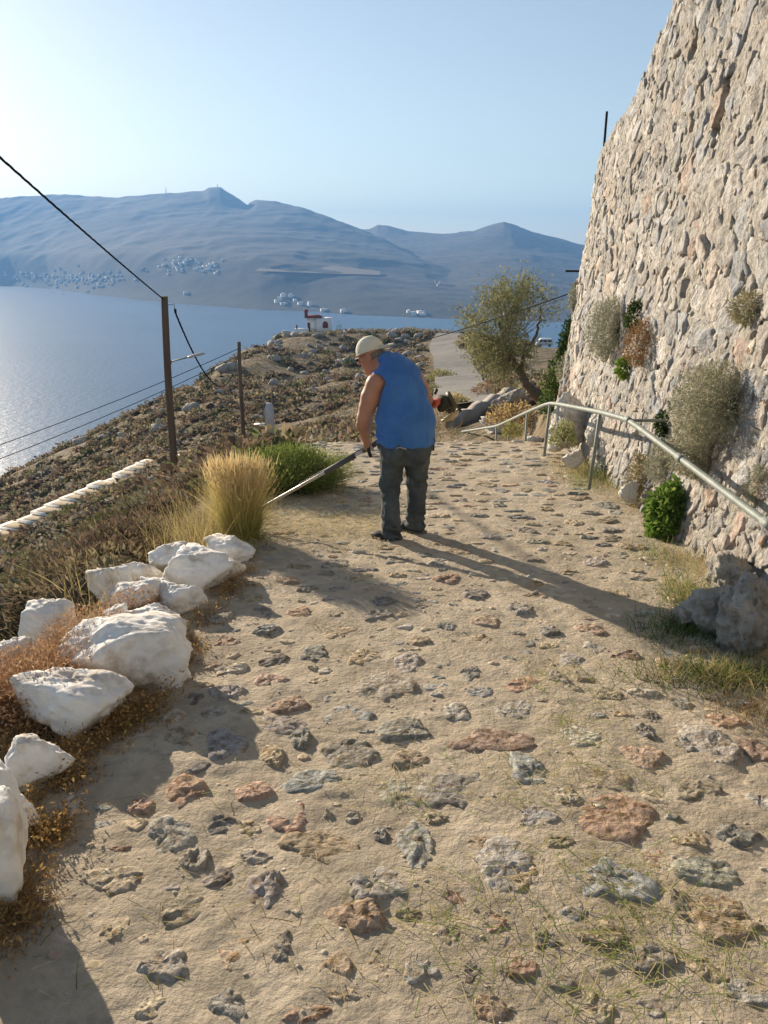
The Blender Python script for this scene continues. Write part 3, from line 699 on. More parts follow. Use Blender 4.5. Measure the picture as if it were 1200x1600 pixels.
# half-buried rocks in front of the outer slope and beyond the rail
RR = [((892, 703), 9.5, 70, 78, 'pale_rock', 83, 'big pale boulder standing behind the corner post of the rail'), ((938, 700), 8.7, 52, 52, 'pale_rock', 89, 'pale boulder between the second rail post and the wall'),
      ((790, 699), 16.5, 74, 38, 'pale_rock', 97, 'low slanting white slab beyond the rail left of the corner post'), ((838, 702), 13.2, 40, 24, 'pale_rock', 101, 'small white rock beside the corner post'),
      ((900, 732), 8.3, 40, 24, 'pale_rock', 103, 'small white rock in the weeds at the second rail post'), ((988, 790), 6.6, 36, 34, 'pale_rock', 107, 'whitish rock chunk at the foot of the wall'),
      ((908, 632), 11.3, 84, 84, 'grey_rock', 109, 'dark grey bedrock outcrop under the far end of the wall'), ((800, 642), 17, 60, 30, 'grey_rock', 113, 'weathered rock in the dry grass below the olive tree'),
      ((722, 690), 28, 60, 22, 'grey_rock', 127, 'low grey rock in dry grass beyond the rail'), ((884, 556), 45, 30, 16, 'grey_rock', 131, 'grey rock on the bank right of the olive trunk')]
for (bx, by), D, w, h, mt, seed, lab in RR:
    p = at(bx, by, D); sc = np.linalg.norm(p - np.array([0, 0, CAMH])) / FPX
    dims = (w * sc, w * sc * .8, h * sc * 1.25); V, F = rock_np(seed, dims, 5, 14, 14, .22, .10); V = V + (V / (np.linalg.norm(V, axis=1)[:, None] + 1e-9)) * (.06 * dims[0] * ridged(V / dims[0] * 5 + seed, 4, seed))[:, None]
    o = ob('boulder', V + np.array([0, dims[1] * .35, dims[2] * .36]), F, M[mt], smooth=True, loc=p); tag(o, lab, 'boulder')
for (bx, by), w, h, seed, lab in [((1128, 1000), 92, 74, 137, 'low rough bedrock hump nearest the grass at the foot of the wall'), ((1182, 1030), 118, 112, 139, 'larger rough bedrock block at the right edge of the view'), ((1150, 945), 84, 70, 141, 'small fractured rock between bedrock hump and wall'), ((1085, 985), 44, 30, 143, 'small low rock at the tip of the man\'s shadow')]:
    p = onpath(bx, by); sc = np.linalg.norm(p - np.array([0, 0, CAMH])) / FPX; dims = (w * sc, w * sc * 1.0, h * sc * 1.3)
    V, F = rock_np(seed, dims, 5, 15, 16, .26, .12); V = V + (V / np.linalg.norm(V, axis=1)[:, None]) * (.030 * ridged(V * np.array([1, 1.2, 2.2]) / .12 + seed, 4, seed) + .012 * ridged(V / .035, 3, seed))[:, None]
    o = ob('outcrop', V + np.array([0, dims[1] * .4, dims[2] * .22]), F, M['grey_rock'], smooth=False, loc=p); tag(o, lab, 'rock')

# ------------------------------------------------------------------ handrail
def railpt(px, py, X=2.05):
    r = ray(px, py); return at(px, py, X / (r[0] / r[1]))
RT = [railpt(1200, 817) + np.array([-.02, -1.5, -.03])] + [railpt(*q) for q in [(1200, 819), (1063, 716), (982, 656), (938, 644), (860, 629), (824, 644), (796, 657), (776, 666), (731, 673), (694, 679), (676, 682)]]
rail = empty('handrail', RT[4] - np.array([0, 0, .7]), 'galvanised pipe handrail on thin posts along the wall side of the path', 'handrail')
ro = np.array(rail.location)
pts_ = np.array(RT); dense = []
for a, b_ in zip(pts_[:-1], pts_[1:]):
    dense += [a + (b_ - a) * t_ for t_ in np.linspace(0, 1, 6)[:-1]]
dense = np.array(dense + [pts_[-1]]); 
for _ in range(1): dense[1:-1] = .25 * dense[:-2] + .5 * dense[1:-1] + .25 * dense[2:]
MB().tube(dense - ro, .0235, 14).done('rail', M['galv'], rail, True)
for i, bp_ in [(4, (922, 746)), (5, (850, 709)), (6, None), (7, None), (8, None), (9, None), (10, None)]:
    top = pts_[i]; bot = at(*bp_, top[1]) - np.array([0, 0, .12]) if bp_ else top - np.array([0, 0, .95])
    MB().tube(np.array([bot, top]) - ro, .017, 10).done('post', M['galv'], rail, True)
for q in (3, 1):
    a = pts_[q] + np.array([0, .02, -.01]); MB().tube(np.array([a, a + np.array([.45, .10, -.02])]) - ro, .014, 8).done('wall_bracket', M['galv'], rail, True)
for q in (2, 1, 3):
    d = norm(pts_[q] - pts_[q - 1] if q > 1 else pts_[2] - pts_[1]); MB().tube(np.array([pts_[q] - d * .05, pts_[q] + d * .05]) - ro, .0265, 14).done('pipe_sleeve', M['galv'], rail, True)

# ------------------------------------------------------------------ utility poles, lamp, cables
def pole(base, top, r0, r1, lab):
    o = empty('utility_pole', base, lab, 'utility pole', 'wooden poles on the slope'); b0 = np.array(o.location)
    k = np.linspace(0, 1, 12)[:, None]; P_ = (np.array(base) - np.array([0, 0, .6])) * (1 - k) + np.array(top) * k
    P_[:, 0] += .02 * np.sin(k[:, 0] * 7); MB().tube(P_ - b0, np.linspace(r0, r1, 12), 12).done('wooden_post', M['wood'], o, True); return o
pA0, pA1 = at(277, 826, 24), at(256, 463, 24); pB0, pB1 = at(380, 690, 48), at(373, 534, 48)
PA = pole(pA0, pA1, .135, .105, 'tall leaning wooden pole with a street lamp arm beside the yellow grass'); PB = pole(pB0, pB1, .15, .11, 'smaller wooden pole farther down the slope without a lamp')
o0 = np.array(PA.location)
a = at(263, 580, 24); arm = np.array([a + np.array([0, 0, -.35]), a, at(268, 565, 24), at(290, 559, 24), at(302, 556, 24)])
MB().tube(arm - o0, .022, 8).done('lamp_arm', M['galv'], PA, True)
V, F = ico(2); hd = at(306, 555.5, 24); lampV = V * np.array([.30, .10, .06]); lampV[:, 2] = np.maximum(lampV[:, 2], -.03); th = math.radians(13)
lampV = lampV @ np.array([[math.cos(th), 0, math.sin(th)], [0, 1, 0], [-math.sin(th), 0, math.cos(th)]])
ob('lamp_head', lampV + hd - o0, F, plain('lamp_grey', (.45, .43, .42), .5), PA, smooth=True)
h0 = at(261, 477, 24); h1 = at(272, 475, 24)
MB().tube(np.array([h0, h1, h1 + np.array([0, 0, -.14])]) - o0, .012, 6).done('hook', M['galv'], PA, True)
MB().box(h1 + np.array([.02, 0, -.2]) - o0, (.06, .06, .12)).done('clamp', M['cable'], PA)
o1 = np.array(PB.location)
for dz in (.15, .5): MB().tube(np.array([pB1 - [.12, 0, dz], pB1 + [.12, 0, -dz]]) - o1, .03, 6).done('insulator', plain('insulator', (.2, .19, .18), .4), PB, True)
def twisted(P_, r, name, lab, grp='cables of the power line', k=3):
    o = empty(name, P_[0], lab, 'cable', grp); b0 = np.array(o.location)
    s = np.concatenate([[0], np.cumsum(np.linalg.norm(np.diff(P_, axis=0), axis=1))])
    T = norm(np.gradient(P_, axis=0)); sd_ = norm(np.cross(T, [0, 0, 1.])); up = np.cross(sd_, T); mb = None
    for j in range(k):
        ph = s * 5.5 + j * 2 * math.pi / k; q = P_ + (r * .62) * (np.cos(ph)[:, None] * sd_ + np.sin(ph)[:, None] * up)
        MB().tube(q - b0, r * .62, 5).done('strand', M['cable'], o, True)
def wire(P_, r, lab):
    V, F = tube_np(P_ - P_[0], r, 6); tag(ob('cable', V, F, M['cable'], smooth=True, loc=P_[0]), lab, 'cable', 'cables of the power line')
twisted(catenary(at(-330, -50, 7), at(256, 468, 24), .05, 200), .017, 'twisted_cable', 'thick twisted black cable coming in from the sky to the tall pole')
twisted(catenary(h1 + np.array([.02, 0, -.26]), pB1 - np.array([0, 0, .35]), 2.3, 120), .026, 'twisted_cable', 'thick black cable sagging from the tall pole down to the small pole')
wire(catenary(at(-140, 744, 34), at(372, 545, 48), .25), .02, 'upper of the two thin wires rising over the water to the small pole')
wire(catenary(at(-140, 770, 34), at(372, 556, 48), .25), .02, 'lower of the two thin wires rising over the water to the small pole')
wire(catenary(at(376, 539, 48), at(897, 456, 12.3), 1.0, 60), .009, 'thin cable from the small pole past the olive tree to the wall')

# ------------------------------------------------------------------ steps, landing, road, low wall
tan_ = surf('step_earth', [(.3, (.20, .16, .11)), (.7, (.29, .24, .17))], 3, .95, .4, 20, .01)
S0, S1 = at(-30, 858, 34.5), at(252, 722, 47); N = 13
stair = empty('stairway', S0, 'stairway of whitewashed steps with earthen treads zigzagging up the slope', 'stairway'); so = np.array(stair.location)
dv = (S1 - S0) / N; hdir = norm(np.array([dv[0], dv[1], 0])); sdir = np.array([-hdir[1], hdir[0], 0]); ln = np.linalg.norm(dv[:2])
Rm = np.stack([hdir, sdir, [0, 0, 1.]], 1)
rs = np.random.default_rng(3)
for i in range(N):
    p = S0 + dv * (i + .5) + np.array([0, 0, .05 * rs.normal()]); w_ = 2.3 + .16 * rs.normal()
    b_ = MB().box((0, 0, -.35), (ln * 1.02, w_, .9)); o = b_.done('step', M['white'], stair); o.location = p - so + sdir * .05 * rs.normal(); o.rotation_euler = (0, 0, math.atan2(hdir[1], hdir[0]) + .03 * rs.normal())
    MB().box((.05, 0, .102), (ln * .78, w_ * .82, .012)).done('tread', tan_, o)
mb = MB()
ledge = [(262, 716, 47.5), (300, 708, 48), (352, 704, 49), (440, 702, 44), (440, 712, 42), (350, 714, 45.5), (300, 718, 45), (262, 726, 45)]
T_ = np.array([at(*q) for q in ledge]); n_ = len(T_); B_ = T_ - np.array([0, 0, .8])
ob('landing', np.concatenate([T_ + [0, 0, .12], B_]), [tuple(range(n_))[::-1]] + [(i, (i + 1) % n_, n_ + (i + 1) % n_, n_ + i) for i in range(n_)], surf('landing_stone', [(.3, (.42, .38, .33)), (.7, (.58, .54, .48))], 1.2, .9, .5, 12, .02))
tag(bpy.data.objects['landing'], 'pale stone landing at the head of the whitewashed stairway', 'landing')
# road
rc = [(742, 660, 26, 2.6), (724, 632, 36, 2.9), (718, 608, 50, 3.2), (714, 590, 62, 3.6), (706, 562, 84, 4.0), (694, 545, 112, 4.2), (694, 537, 135, 5.0), (712, 532, 160, 6.0)]
cl = np.array([at(a_, b_, D)[:2] for a_, b_, D, _ in rc]); wd = np.array([q[3] for q in rc])
ti = np.linspace(0, len(rc) - 1, 90); cl = np.stack([np.interp(ti, np.arange(len(rc)), cl[:, k]) for k in (0, 1)], -1); wd = np.interp(ti, np.arange(len(rc)), wd)
for _ in range(10): cl[1:-1] = .25 * cl[:-2] + .5 * cl[1:-1] + .25 * cl[2:]
tn = norm(np.gradient(cl, axis=0)); sdv = np.stack([tn[:, 1], -tn[:, 0]], -1); ac = np.linspace(-.5, .5, 9)
RP = cl[:, None] + sdv[:, None] * (ac[None, :, None] * wd[:, None, None]); zz = terr(RP[..., 0], RP[..., 1]); zz = (zz.mean(1, keepdims=True) * .5 + zz * .5) + .22
tag(ob('road', np.concatenate([RP, zz[..., None]], -1).reshape(-1, 3), grid_faces(*zz.shape)[:, ::-1], M['road'], smooth=True), kind='structure')
# low wall along the road bank
wa, wb = at(800, 606, 25), at(704, 652, 21); lw = empty('low_wall', (wa + wb) / 2, 'low dark parapet wall beside the road below the olive tree', 'wall'); lo = np.array(lw.location)
k = np.linspace(0, 1, 14)[:, None]; cw = wa * (1 - k) + wb * k; d_ = norm((wb - wa) * np.array([1, 1, 0])); s_ = np.array([-d_[1], d_[0], 0]); hts = .06 * np.sin(np.arange(14) * 1.9)[:, None]
sec = [(-.16, -.55), (-.15, .0), (.15, .0), (.17, -.55)]
V = np.concatenate([cw + s_ * a_ + np.array([0, 0, 1.]) * (b_ + (hts if b_ == 0 else 0)) for a_, b_ in sec]).reshape(4, 14, 3) - lo
F = [(j * 14 + i, ((j + 1) % 4) * 14 + i, ((j + 1) % 4) * 14 + i + 1, j * 14 + i + 1) for j in range(4) for i in range(13)] + [(0, 14, 28, 42), (13, 55, 41, 27)]
ob('wall_body', V.reshape(-1, 3), F, surf('parapet_render', [(.3, (.26, .23, .20)), (.7, (.42, .38, .33))], 2.5, .95, .7, 12, .03), lw)

# ------------------------------------------------------------------ white pillar, upright slab and rods by the green bush
gp_ = at(406, 688, 30); MB().box((0, 0, .1), (.34, .36, 1.0)).box((0, 0, .62), (.40, .42, .07)).done('gate_pillar', M['white']).location = gp_
tag(bpy.data.objects['gate_pillar'], 'short whitewashed pillar standing beside the green bush', 'pillar')
gs = at(422, 668, 32); V = np.array([(-.17, -.06, -.3), (.17, -.06, -.3), (.19, -.06, .75), (.12, -.06, 1.02), (-.12, -.06, 1.05), (-.19, -.06, .8)]); V = np.concatenate([V, V + np.array([0, .12, 0])])
ob('upright_slab', V, [(0, 1, 2, 3, 4, 5), (11, 10, 9, 8, 7, 6)] + [(i, 6 + i, 6 + (i + 1) % 6, (i + 1) % 6) for i in range(6)], plain('slab_grey', (.50, .50, .52), .8), loc=gs)
tag(bpy.data.objects['upright_slab'], 'narrow grey upright slab behind the whitewashed pillar', 'slab')
for (q0, q1, D, lab) in [((425, 660), (424, 578), 32.5, 'taller thin metal rod rising behind the upright slab'), ((413, 668), (411, 618), 31, 'shorter thin metal rod between pillar and slab')]:
    a, b_ = at(*q0, D), at(*q1, D); V, F = tube_np(np.array([a - a - [0, 0, .3], b_ - a]), .014, 6); tag(ob('metal_rod', V, F, M['galv'], smooth=True, loc=a), lab, 'rod', 'thin rods by the pillar')
a, b_ = at(105, 895, 13), at(103, 850, 13); V, F = tube_np(np.array([[0, 0, -.4], (b_ - a) * .5 + [.01, 0, 0], b_ - a]), [.035, .03, .02], 7); tag(ob('wooden_stake', V, F, M['wood'], smooth=True, loc=a), 'weathered wooden stake on the slope behind the white boulders', 'stake')
# rod and bracket on the fortress wall
s_c = TOPS[-1]; q = at(943, 240, 12.45); V, F = tube_np(np.array([[0, 0, -.3], [0, 0, .56]]), .018, 8); tag(ob('iron_rod', V, F, M['cable'], smooth=True, loc=q), 'dark iron rod upright on top of the wall corner', 'rod')
q = at(900, 424, 12.4); V, F = tube_np(np.array([[0.2, 0, 0], [-.16, 0, .005]]), .016, 8); tag(ob('iron_bracket', V, F, M['cable'], smooth=True, loc=q), 'short dark bracket sticking out of the wall corner', 'bracket')

# ------------------------------------------------------------------ chapel, van, distant houses, masts
CW = surf('chapel_white', [(.3, (.74, .73, .72)), (.7, (.82, .81, .80))], 1.0, .8, 0); CR = plain('chapel_red', (.22, .05, .045), .8); CD = plain('dark_opening', (.05, .045, .05), .5)
cb = at(497, 521, 190); ch = empty('chapel', cb, 'white chapel with dark red roof on the tip of the headland', 'chapel'); c0 = np.array(ch.location); u_ = 197 / FPX
def bxp(name, x0, x1, z0, z1, y0, y1, m_, par=ch): return MB().box(((x0 + x1) / 2 * u_, (y0 + y1) / 2, (z0 + z1) / 2 * u_), ((x1 - x0) * u_, y1 - y0, (z1 - z0) * u_)).done(name, m_, par)
w1 = bxp('wall', -2, 19, -6, 21, 0, 5, CW); bxp('wall', -17, 2.2, -6, 22, 1.0, 6, CW)
V = np.array([(-21, .4, 22), (5, .4, 22), (5, 6.4, 22), (-21, 6.4, 22), (-15, 3.4, 25.5), (0, 3.4, 25.5)], float) * np.array([u_, 1, u_]); ob('roof', V, [(0, 1, 5, 4), (1, 2, 5), (2, 3, 4, 5), (3, 0, 4), (3, 2, 1, 0)], CR, ch)
bel = bxp('belfry', -20, -16, 22, 30, 1.6, 2.6, CR); V, F = ico(2); ob('dome', V * np.array([.55, .55, .5]) + np.array([-18 * u_, 2.1, 31 * u_]), F, CR, ch, smooth=True)
bxp('door', -16, -12, 0, 15, .9, 1.1, CD)
th = np.linspace(0, math.pi, 9); V = [(7 * u_, 0, 8 * u_), (15 * u_, 0, 8 * u_)] + [((11 + 4 * math.cos(t_)) * u_, 0, (13 + 4.5 * math.sin(t_)) * u_) for t_ in th]
V = np.array([V[1]] + V[2:] + [V[0]]); n_ = len(V); V = np.concatenate([V + [0, -.12, 0], V + [0, .05, 0]]); ob('window', V, [tuple(range(n_))[::-1]] + [(i, (i + 1) % n_, n_ + (i + 1) % n_, n_ + i) for i in range(n_)], CR, ch)
bxp('forecourt_wall', -33, -13, -8, 8, -2.2, -1.2, CW); bxp('terrace', -47, -14, -14, -4, -4, 0, CW); bxp('gate_post', -31, -29, 8, 13, -1.9, -1.5, CR)
# van
vb = at(850, 541.5, 190); vb[2] = max(vb[2], float(terr(vb[0], vb[1]))); van = empty('van', vb, 'white van parked on the saddle behind the olive tree', 'van'); k_ = 1.05
VP = plain('van_white', (.75, .76, .78), .35, spec=.5); VG = plain('van_glass', (.03, .035, .045), .15, spec=.6)
prof = np.array([(-1.9, .35), (1.9, .35), (1.95, .8), (1.55, 1.05), (1.0, 1.75), (.8, 1.85), (-1.75, 1.85), (-1.95, 1.6)]) * k_; n_ = len(prof)
V = np.concatenate([np.stack([prof[:, 0] * -1, np.full(n_, y_), prof[:, 1]], 1) for y_ in (-.8, .8)]); ob('body', V, [tuple(range(n_)), tuple(range(2 * n_ - 1, n_ - 1, -1))] + [(i, n_ + i, n_ + (i + 1) % n_, (i + 1) % n_) for i in range(n_)], VP, van)
for x0, x1 in ((-1.25, -.55), (-.4, .55), (.7, 1.65)): MB().box(((x0 + x1) / 2, -.81, 1.42), (x1 - x0, .03, .5)).done('window', VG, van)
for x_ in (-1.2, 1.2):
    V, F = tube_np(np.array([(x_, -.85, .33), (x_, -.62, .33)]), .33, 14); w_ = ob('wheel', V, F, plain('tyre', (.02, .02, .02), .8), van); V, F = tube_np(np.array([(x_, -.865, .33), (x_, -.84, .33)]), .18, 10); ob('rim', V, F, M['galv'], w_)
# houses of the town: shared meshes, copied singly
HB = []
for wx, wy, hz_, rf in ((9, 8, 5, 0), (13, 9, 6, 0), (8, 8, 6.5, 1), (16, 9, 4, 0)):
    b_ = MB().box((0, 0, hz_ / 2 - 2), (wx, wy, hz_ + 4))
    if rf: b_.box((wx * .2, 0, hz_ + 1), (wx * .5, wy * .8, 2.4))
    else: b_.box((0, 0, hz_ + .35), (wx * 1.04, wy * 1.04, .5))
    HB.append(mesh('house', np.concatenate(b_.V), b_.F))
HM = plain('house_white', (.72, .70, .68), .8)
for me in HB: me.materials.append(HM)
from mathutils.bvhtree import BVHTree
def bvh_of(V): return BVHTree.FromPolygons([tuple(v) for v in V.reshape(-1, 3)], [tuple(f) for f in grid_faces(*V.shape[:2])])
BM1, BM2 = bvh_of(MV), bvh_of(MV2)
def drop(px, py):
    r = ray(px, py); r = r / np.linalg.norm(r); best = None
    for b_ in (BM1, BM2):
        hit = b_.ray_cast(Vector((0, 0, CAMH)), Vector(r), 9000)
        if hit[0] is not None and (best is None or hit[3] < best[1]): best = (hit[0], hit[3])
    return best
rh = np.random.default_rng(17)
def town(n, cx, cy_, sx_, sy_, lab, grp, sc=1.0, sl=0.0):
    k = 0
    while k < n:
        dx = rh.normal() * sx_; px, py = cx + dx, cy_ + rh.normal() * sy_ + sl * dx; h = drop(px, py)
        k += 1
        if h is None or h[0].z < SEA + 2.5: continue
        o = bpy.data.objects.new('house', HB[rh.integers(0, 4)]); COL.objects.link(o); o.location = h[0]; o.rotation_euler = (0, 0, rh.uniform(0, 3)); s_ = sc * rh.uniform(.7, 1.15); o.scale = (s_, s_, s_)
        tag(o, lab, 'house', grp)
town(120, 125, 436, 48, 9, 'small white house in the town on the shore left across the bay', 'houses of the shore town', .8, .04)
town(60, 300, 415, 28, 8, 'small white house on the slope above the shore town', 'houses on the slope above the town', .75)
town(10, 30, 432, 20, 4, 'small white house near the end of the shore town', 'houses at the end of the shore town')
town(9, 455, 468, 18, 6, 'small pale house on the far shore behind the headland', 'houses behind the headland')
town(16, 655, 492, 16, 2.5, 'small pale house by the water across the narrow strait', 'houses by the strait')
town(14, 500, 490, 30, 2.5, 'small pale house low on the shore behind the chapel', 'houses behind the chapel')
# dry field on the far slope
FIELD = []
for (a_, b_) in [(405, 421), (440, 413), (520, 417), (594, 426), (594, 432), (520, 430), (440, 427), (400, 426)]:
    h = drop(a_, b_); FIELD.append(np.array(h[0]) + np.array([0, -3, 4.0]))
tag(ob('dry_field', FIELD, [tuple(range(len(FIELD)))[::-1]], plain('dry_field', (.30, .215, .13), .95)), kind='structure')
for px, py, hh, lab in [(260, 304, 42, 'tall lattice mast on the long mountain ridge'), (340, 292, 22, 'short mast on the mountain summit'), (331, 293, 14, 'smallest mast just left of the summit')]:
    h = drop(px, py + 3); p = np.array(h[0]); b_ = MB()
    for sx_ in (-1, 1): b_.tube(np.array([(sx_ * 2.2, 0, -4), (sx_ * .5, 0, hh)]), .9, 4)
    for i in range(6): b_.tube(np.array([((-1) ** i * (2.2 - i * .28), 0, hh * i / 6), (-(-1) ** i * (1.9 - i * .28), 0, hh * (i + 1) / 6)]), .4, 4)
    o = b_.done('radio_mast', plain('mast_' + str(px), (.3, .3, .32), .6)); o.location = p; tag(o, lab, 'mast')
# gull
gb = at(683, 446, 60); bd = empty('gull', gb, 'white gull in flight in front of the far mountain', 'bird')
V, F = ico(2); ob('body', V * np.array([.05, .16, .05]), F, plain('gull_white', (.8, .8, .8), .8), bd, smooth=True)
for s_ in (-1, 1):
    V = np.array([(0, -.06, .02), (0, .08, .02), (s_ * .14, .06, .16), (s_ * .14, -.05, .16), (s_ * .22, -.04, .36), (s_ * .2, -.06, .34)], float); V = np.concatenate([V, V + [0, 0, .012]])
    ob('wing', V, [(0, 1, 2, 3), (3, 2, 4, 5), (9, 8, 7, 6), (11, 10, 8, 9)], bpy.data.materials['gull_white'], bd)
# small boats off the town quay
for px, py, lab in [(82, 457, 'small moored boat off the shore town, nearer the quay'), (98, 460, 'small moored boat off the shore town, farther along the shore'), (133, 603, 'lone tiny dark boat out on the open water')]:
    r = ray(px, py); t_ = (SEA - CAMH) / r[2]; p = np.array([0, 0, CAMH]) + r * t_; s_ = 12 if py < 500 else 1.6
    V = np.array([(-.5, 0, .05), (-.3, -.16, .1), (.45, -.15, .1), (.45, .15, .1), (-.3, .16, .1), (-.4, 0, -.08), (.4, 0, -.08)]) * s_
    o = ob('boat', V, [(0, 1, 2, 3, 4), (0, 5, 6, 2, 1), (0, 4, 3, 6, 5), (2, 6, 3)], plain('boat_' + str(px), (.6, .6, .6) if py < 500 else (.05, .05, .06), .6), loc=p); o.rotation_euler = (0, 0, .5); tag(o, lab, 'boat')

# ------------------------------------------------------------------ scrub on the slope
rv = np.random.default_rng(99)
TINTS = [((.215, .155, .108), 5), ((.26, .205, .132), 4), ((.20, .185, .10), 3), ((.28, .26, .21), 2.8), ((.13, .145, .065), 1.6), ((.32, .27, .165), 1.8), ((.165, .122, .092), 2.2)]
TWORD = ['russet brown', 'dull brown', 'olive brown', 'pale grey', 'dull green', 'straw coloured', 'dark brown']
tw_ = np.array([w for _, w in TINTS]); tw_ /= tw_.sum()
def shrub_parts(seed, n, leaf=.09, lw=.035, dome=True, sub=2):
    r = np.random.default_rng(seed); P_, d = blob_pts(r, n, (1, 1, .8), .35, seed, .72)
    d2 = norm(d + .6 * r.normal(size=d.shape)); g = r.uniform(.55, 1.35, (n, 1)) * np.ones((1, 3))
    out = [leaves(P_, d2, leaf * r.uniform(.6, 1.4, n), lw, g, r)]
    if dome:
        N_, F = ico(sub); V = N_ * (.80 * (1 + .32 * fbm(N_ * 2.2 + seed, 3, seed) + .10 * fbm(N_ * 7 + seed, 2, seed)))[:, None] * np.array([1, 1, .8])
        out.append((V, F, np.full((len(V), 3), .62)))
    return out
cand = []
while len(cand) < 9500:
    u = rv.uniform(-.56, .30); y = math.exp(rv.uniform(math.log(5.0), math.log(225))); x = u * y
    if y < 17 and x > float(PL(min(y, 12))) - (.9 if y < 8 else .5): continue
    if y > 12 and y < 16.5 and -.8 < x < 2.6: continue
    if x > 2.2 and y < 20: continue
    if .6 < x < 3.4 and y < 34: continue
    if y > 42 and .186 < x / y < .228: continue
    dr = np.min(np.hypot(cl[:, 0] - x, cl[:, 1] - y) - wd * .5)
    if dr < .6: continue
    q = np.array([x, y]); ab = (S1 - S0)[:2]; tt = np.clip(((q - S0[:2]) @ ab) / (ab @ ab), -.1, 1.15); 
    if np.linalg.norm(q - S0[:2] - ab * tt) < 1.2: continue
    if vnoise(np.array([x / 6, y / 6, 0]), 4) < (-.5 if y > 50 else -.75): continue
    cand.append((x, y, (.25 + .0040 * y) * rv.uniform(.55, 1.5)))
cand = np.array(cand); cz = terr(cand[:, 0], cand[:, 1])
NEARB = []
for k in range(8):
    V, F, c = cat_parts(shrub_parts(300 + k, 420, .17, .05)); me = mesh('scrub_bush', V, F, c); me.materials.append(M['leafobj']); NEARB.append(me)
FARB = [shrub_parts(330 + k, 26, .45, .30, True, 1) for k in range(6)]
sizes = cand[:, 2] / cand[:, 1]; inview = (np.abs(cand[:, 0] / cand[:, 1]) < .54); order2 = np.argsort(-(sizes * inview)); farl = []
for rank, i in enumerate(order2):
    x, y, r_ = cand[i]; ti_ = rv.choice(len(TINTS), p=tw_); c = np.array(TINTS[ti_][0]) * rv.uniform(.75, 1.25)
    if rank < 300:
        o = bpy.data.objects.new('scrub_bush', NEARB[rv.integers(0, 8)]); COL.objects.link(o); o.location = (x, y, cz[i] - .1 * r_); o.rotation_euler = (0, 0, rv.uniform(0, 6.28)); o.scale = (r_ * rv.uniform(.8, 1.3), r_, r_ * rv.uniform(.7, 1.1)); o.color = (*c, 1)
        tag(o, 'low %s scrub cushion on the slope, %s' % (TWORD[ti_], 'close below the white boulders' if y < 12 else ('about the tall pole' if y < 30 else 'far along the hillside')), 'shrub', 'scrub cushions on the slope')
    else:
        V, F, g = cat_parts(FARB[rank % 6]); a_ = rv.uniform(0, 6.28); R_ = np.array([[math.cos(a_), -math.sin(a_), 0], [math.sin(a_), math.cos(a_), 0], [0, 0, 1]])
        farl.append((V @ R_.T * np.array([1, 1, rv.uniform(.7, 1.1)]) * r_ + np.array([x, y, cz[i] - .1 * r_]), F, g * c))
V, F, c = join(farl); tag(ob('distant_scrub', V, F, M['leaf'], cols=c), kind='stuff')
# dry grass between the cushions
n = 34000; yy = np.exp(rv.uniform(math.log(4.5), math.log(190), n)); uu = rv.uniform(-.56, .1, n); xx = uu * yy
ok = ~((yy < 17) & (xx > PL(np.minimum(yy, 12)) - .35)) & ~((yy > 11) & (yy < 16.5) & (xx > -1.0)); ok &= vnoise(xyz(xx / 3, yy / 3), 6) > -.1
dr = np.min(np.hypot(cl[None, :, 0] - xx[:, None], cl[None, :, 1] - yy[:, None]) - wd[None] * .5, 1); ok &= dr > .4
xx, yy = xx[ok], yy[ok]; zz = terr(xx, yy); k = len(xx)
xe, ye = rv.uniform(-7.5, -2.15, 9000), rv.uniform(.4, 5.2, 9000); xx, yy = np.append(xx, xe), np.append(yy, ye); zz = np.append(zz, terr(xe, ye)); k = len(xx)
cA = palette(rv, k, [(.30, .235, .12), (.36, .29, .16), (.25, .18, .10), (.21, .195, .09)])
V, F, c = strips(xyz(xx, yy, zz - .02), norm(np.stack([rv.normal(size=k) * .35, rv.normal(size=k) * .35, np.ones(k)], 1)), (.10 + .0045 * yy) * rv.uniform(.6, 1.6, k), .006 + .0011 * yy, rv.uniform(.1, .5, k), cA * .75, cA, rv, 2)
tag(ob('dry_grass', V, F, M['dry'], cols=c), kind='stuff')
# grey rocks lying in the scrub
rr_ = np.random.default_rng(44); RB = []
for k in range(6):
    V, F = rock_np(400 + k, (1, 1, .8), 3, 14, 12, .2, .06); me = mesh('slope_rock', V, F, smooth=True); me.materials.append(M['grey_rock']); RB.append(me)
spots = [(250, 672, 66, 1.7), (300, 655, 70, 1.8), (235, 690, 62, 1.2), (445, 530, 158, 3.0), (425, 538, 150, 2.4), (470, 522, 190, 3.0), (500, 524, 195, 3.2), (350, 600, 104, 2.4), (365, 602, 104, 2.2), (245, 768, 37, .7), (265, 770, 37, .8), (155, 870, 19, .45), (400, 645, 62, 1.0)]
for px, py, D, s_ in spots + [(rr_.uniform(420, 690), rr_.uniform(532, 640), rr_.uniform(60, 170), None) for _ in range(150)] + [(rr_.uniform(100, 420), rr_.uniform(640, 860), rr_.uniform(22, 80), None) for _ in range(28)]:
    p = at(px, py, D); x, y = p[0], p[1]
    if np.min(np.hypot(cl[:, 0] - x, cl[:, 1] - y) - wd * .5) < .8: continue
    s_ = s_ or rr_.uniform(.3, 1.0) * (.4 + y / 80)
    o = bpy.data.objects.new('slope_rock', RB[rr_.integers(0, 6)]); COL.objects.link(o); o.location = (x, y, float(terr(x, y)) + .12 * s_); o.rotation_euler = (0, 0, rr_.uniform(0, 6.28)); o.scale = (s_ * rr_.uniform(.8, 1.4), s_, s_ * rr_.uniform(.6, 1.0))
    tag(o, 'grey limestone rock lying among the scrub of the slope', 'rock', 'grey rocks on the slope')
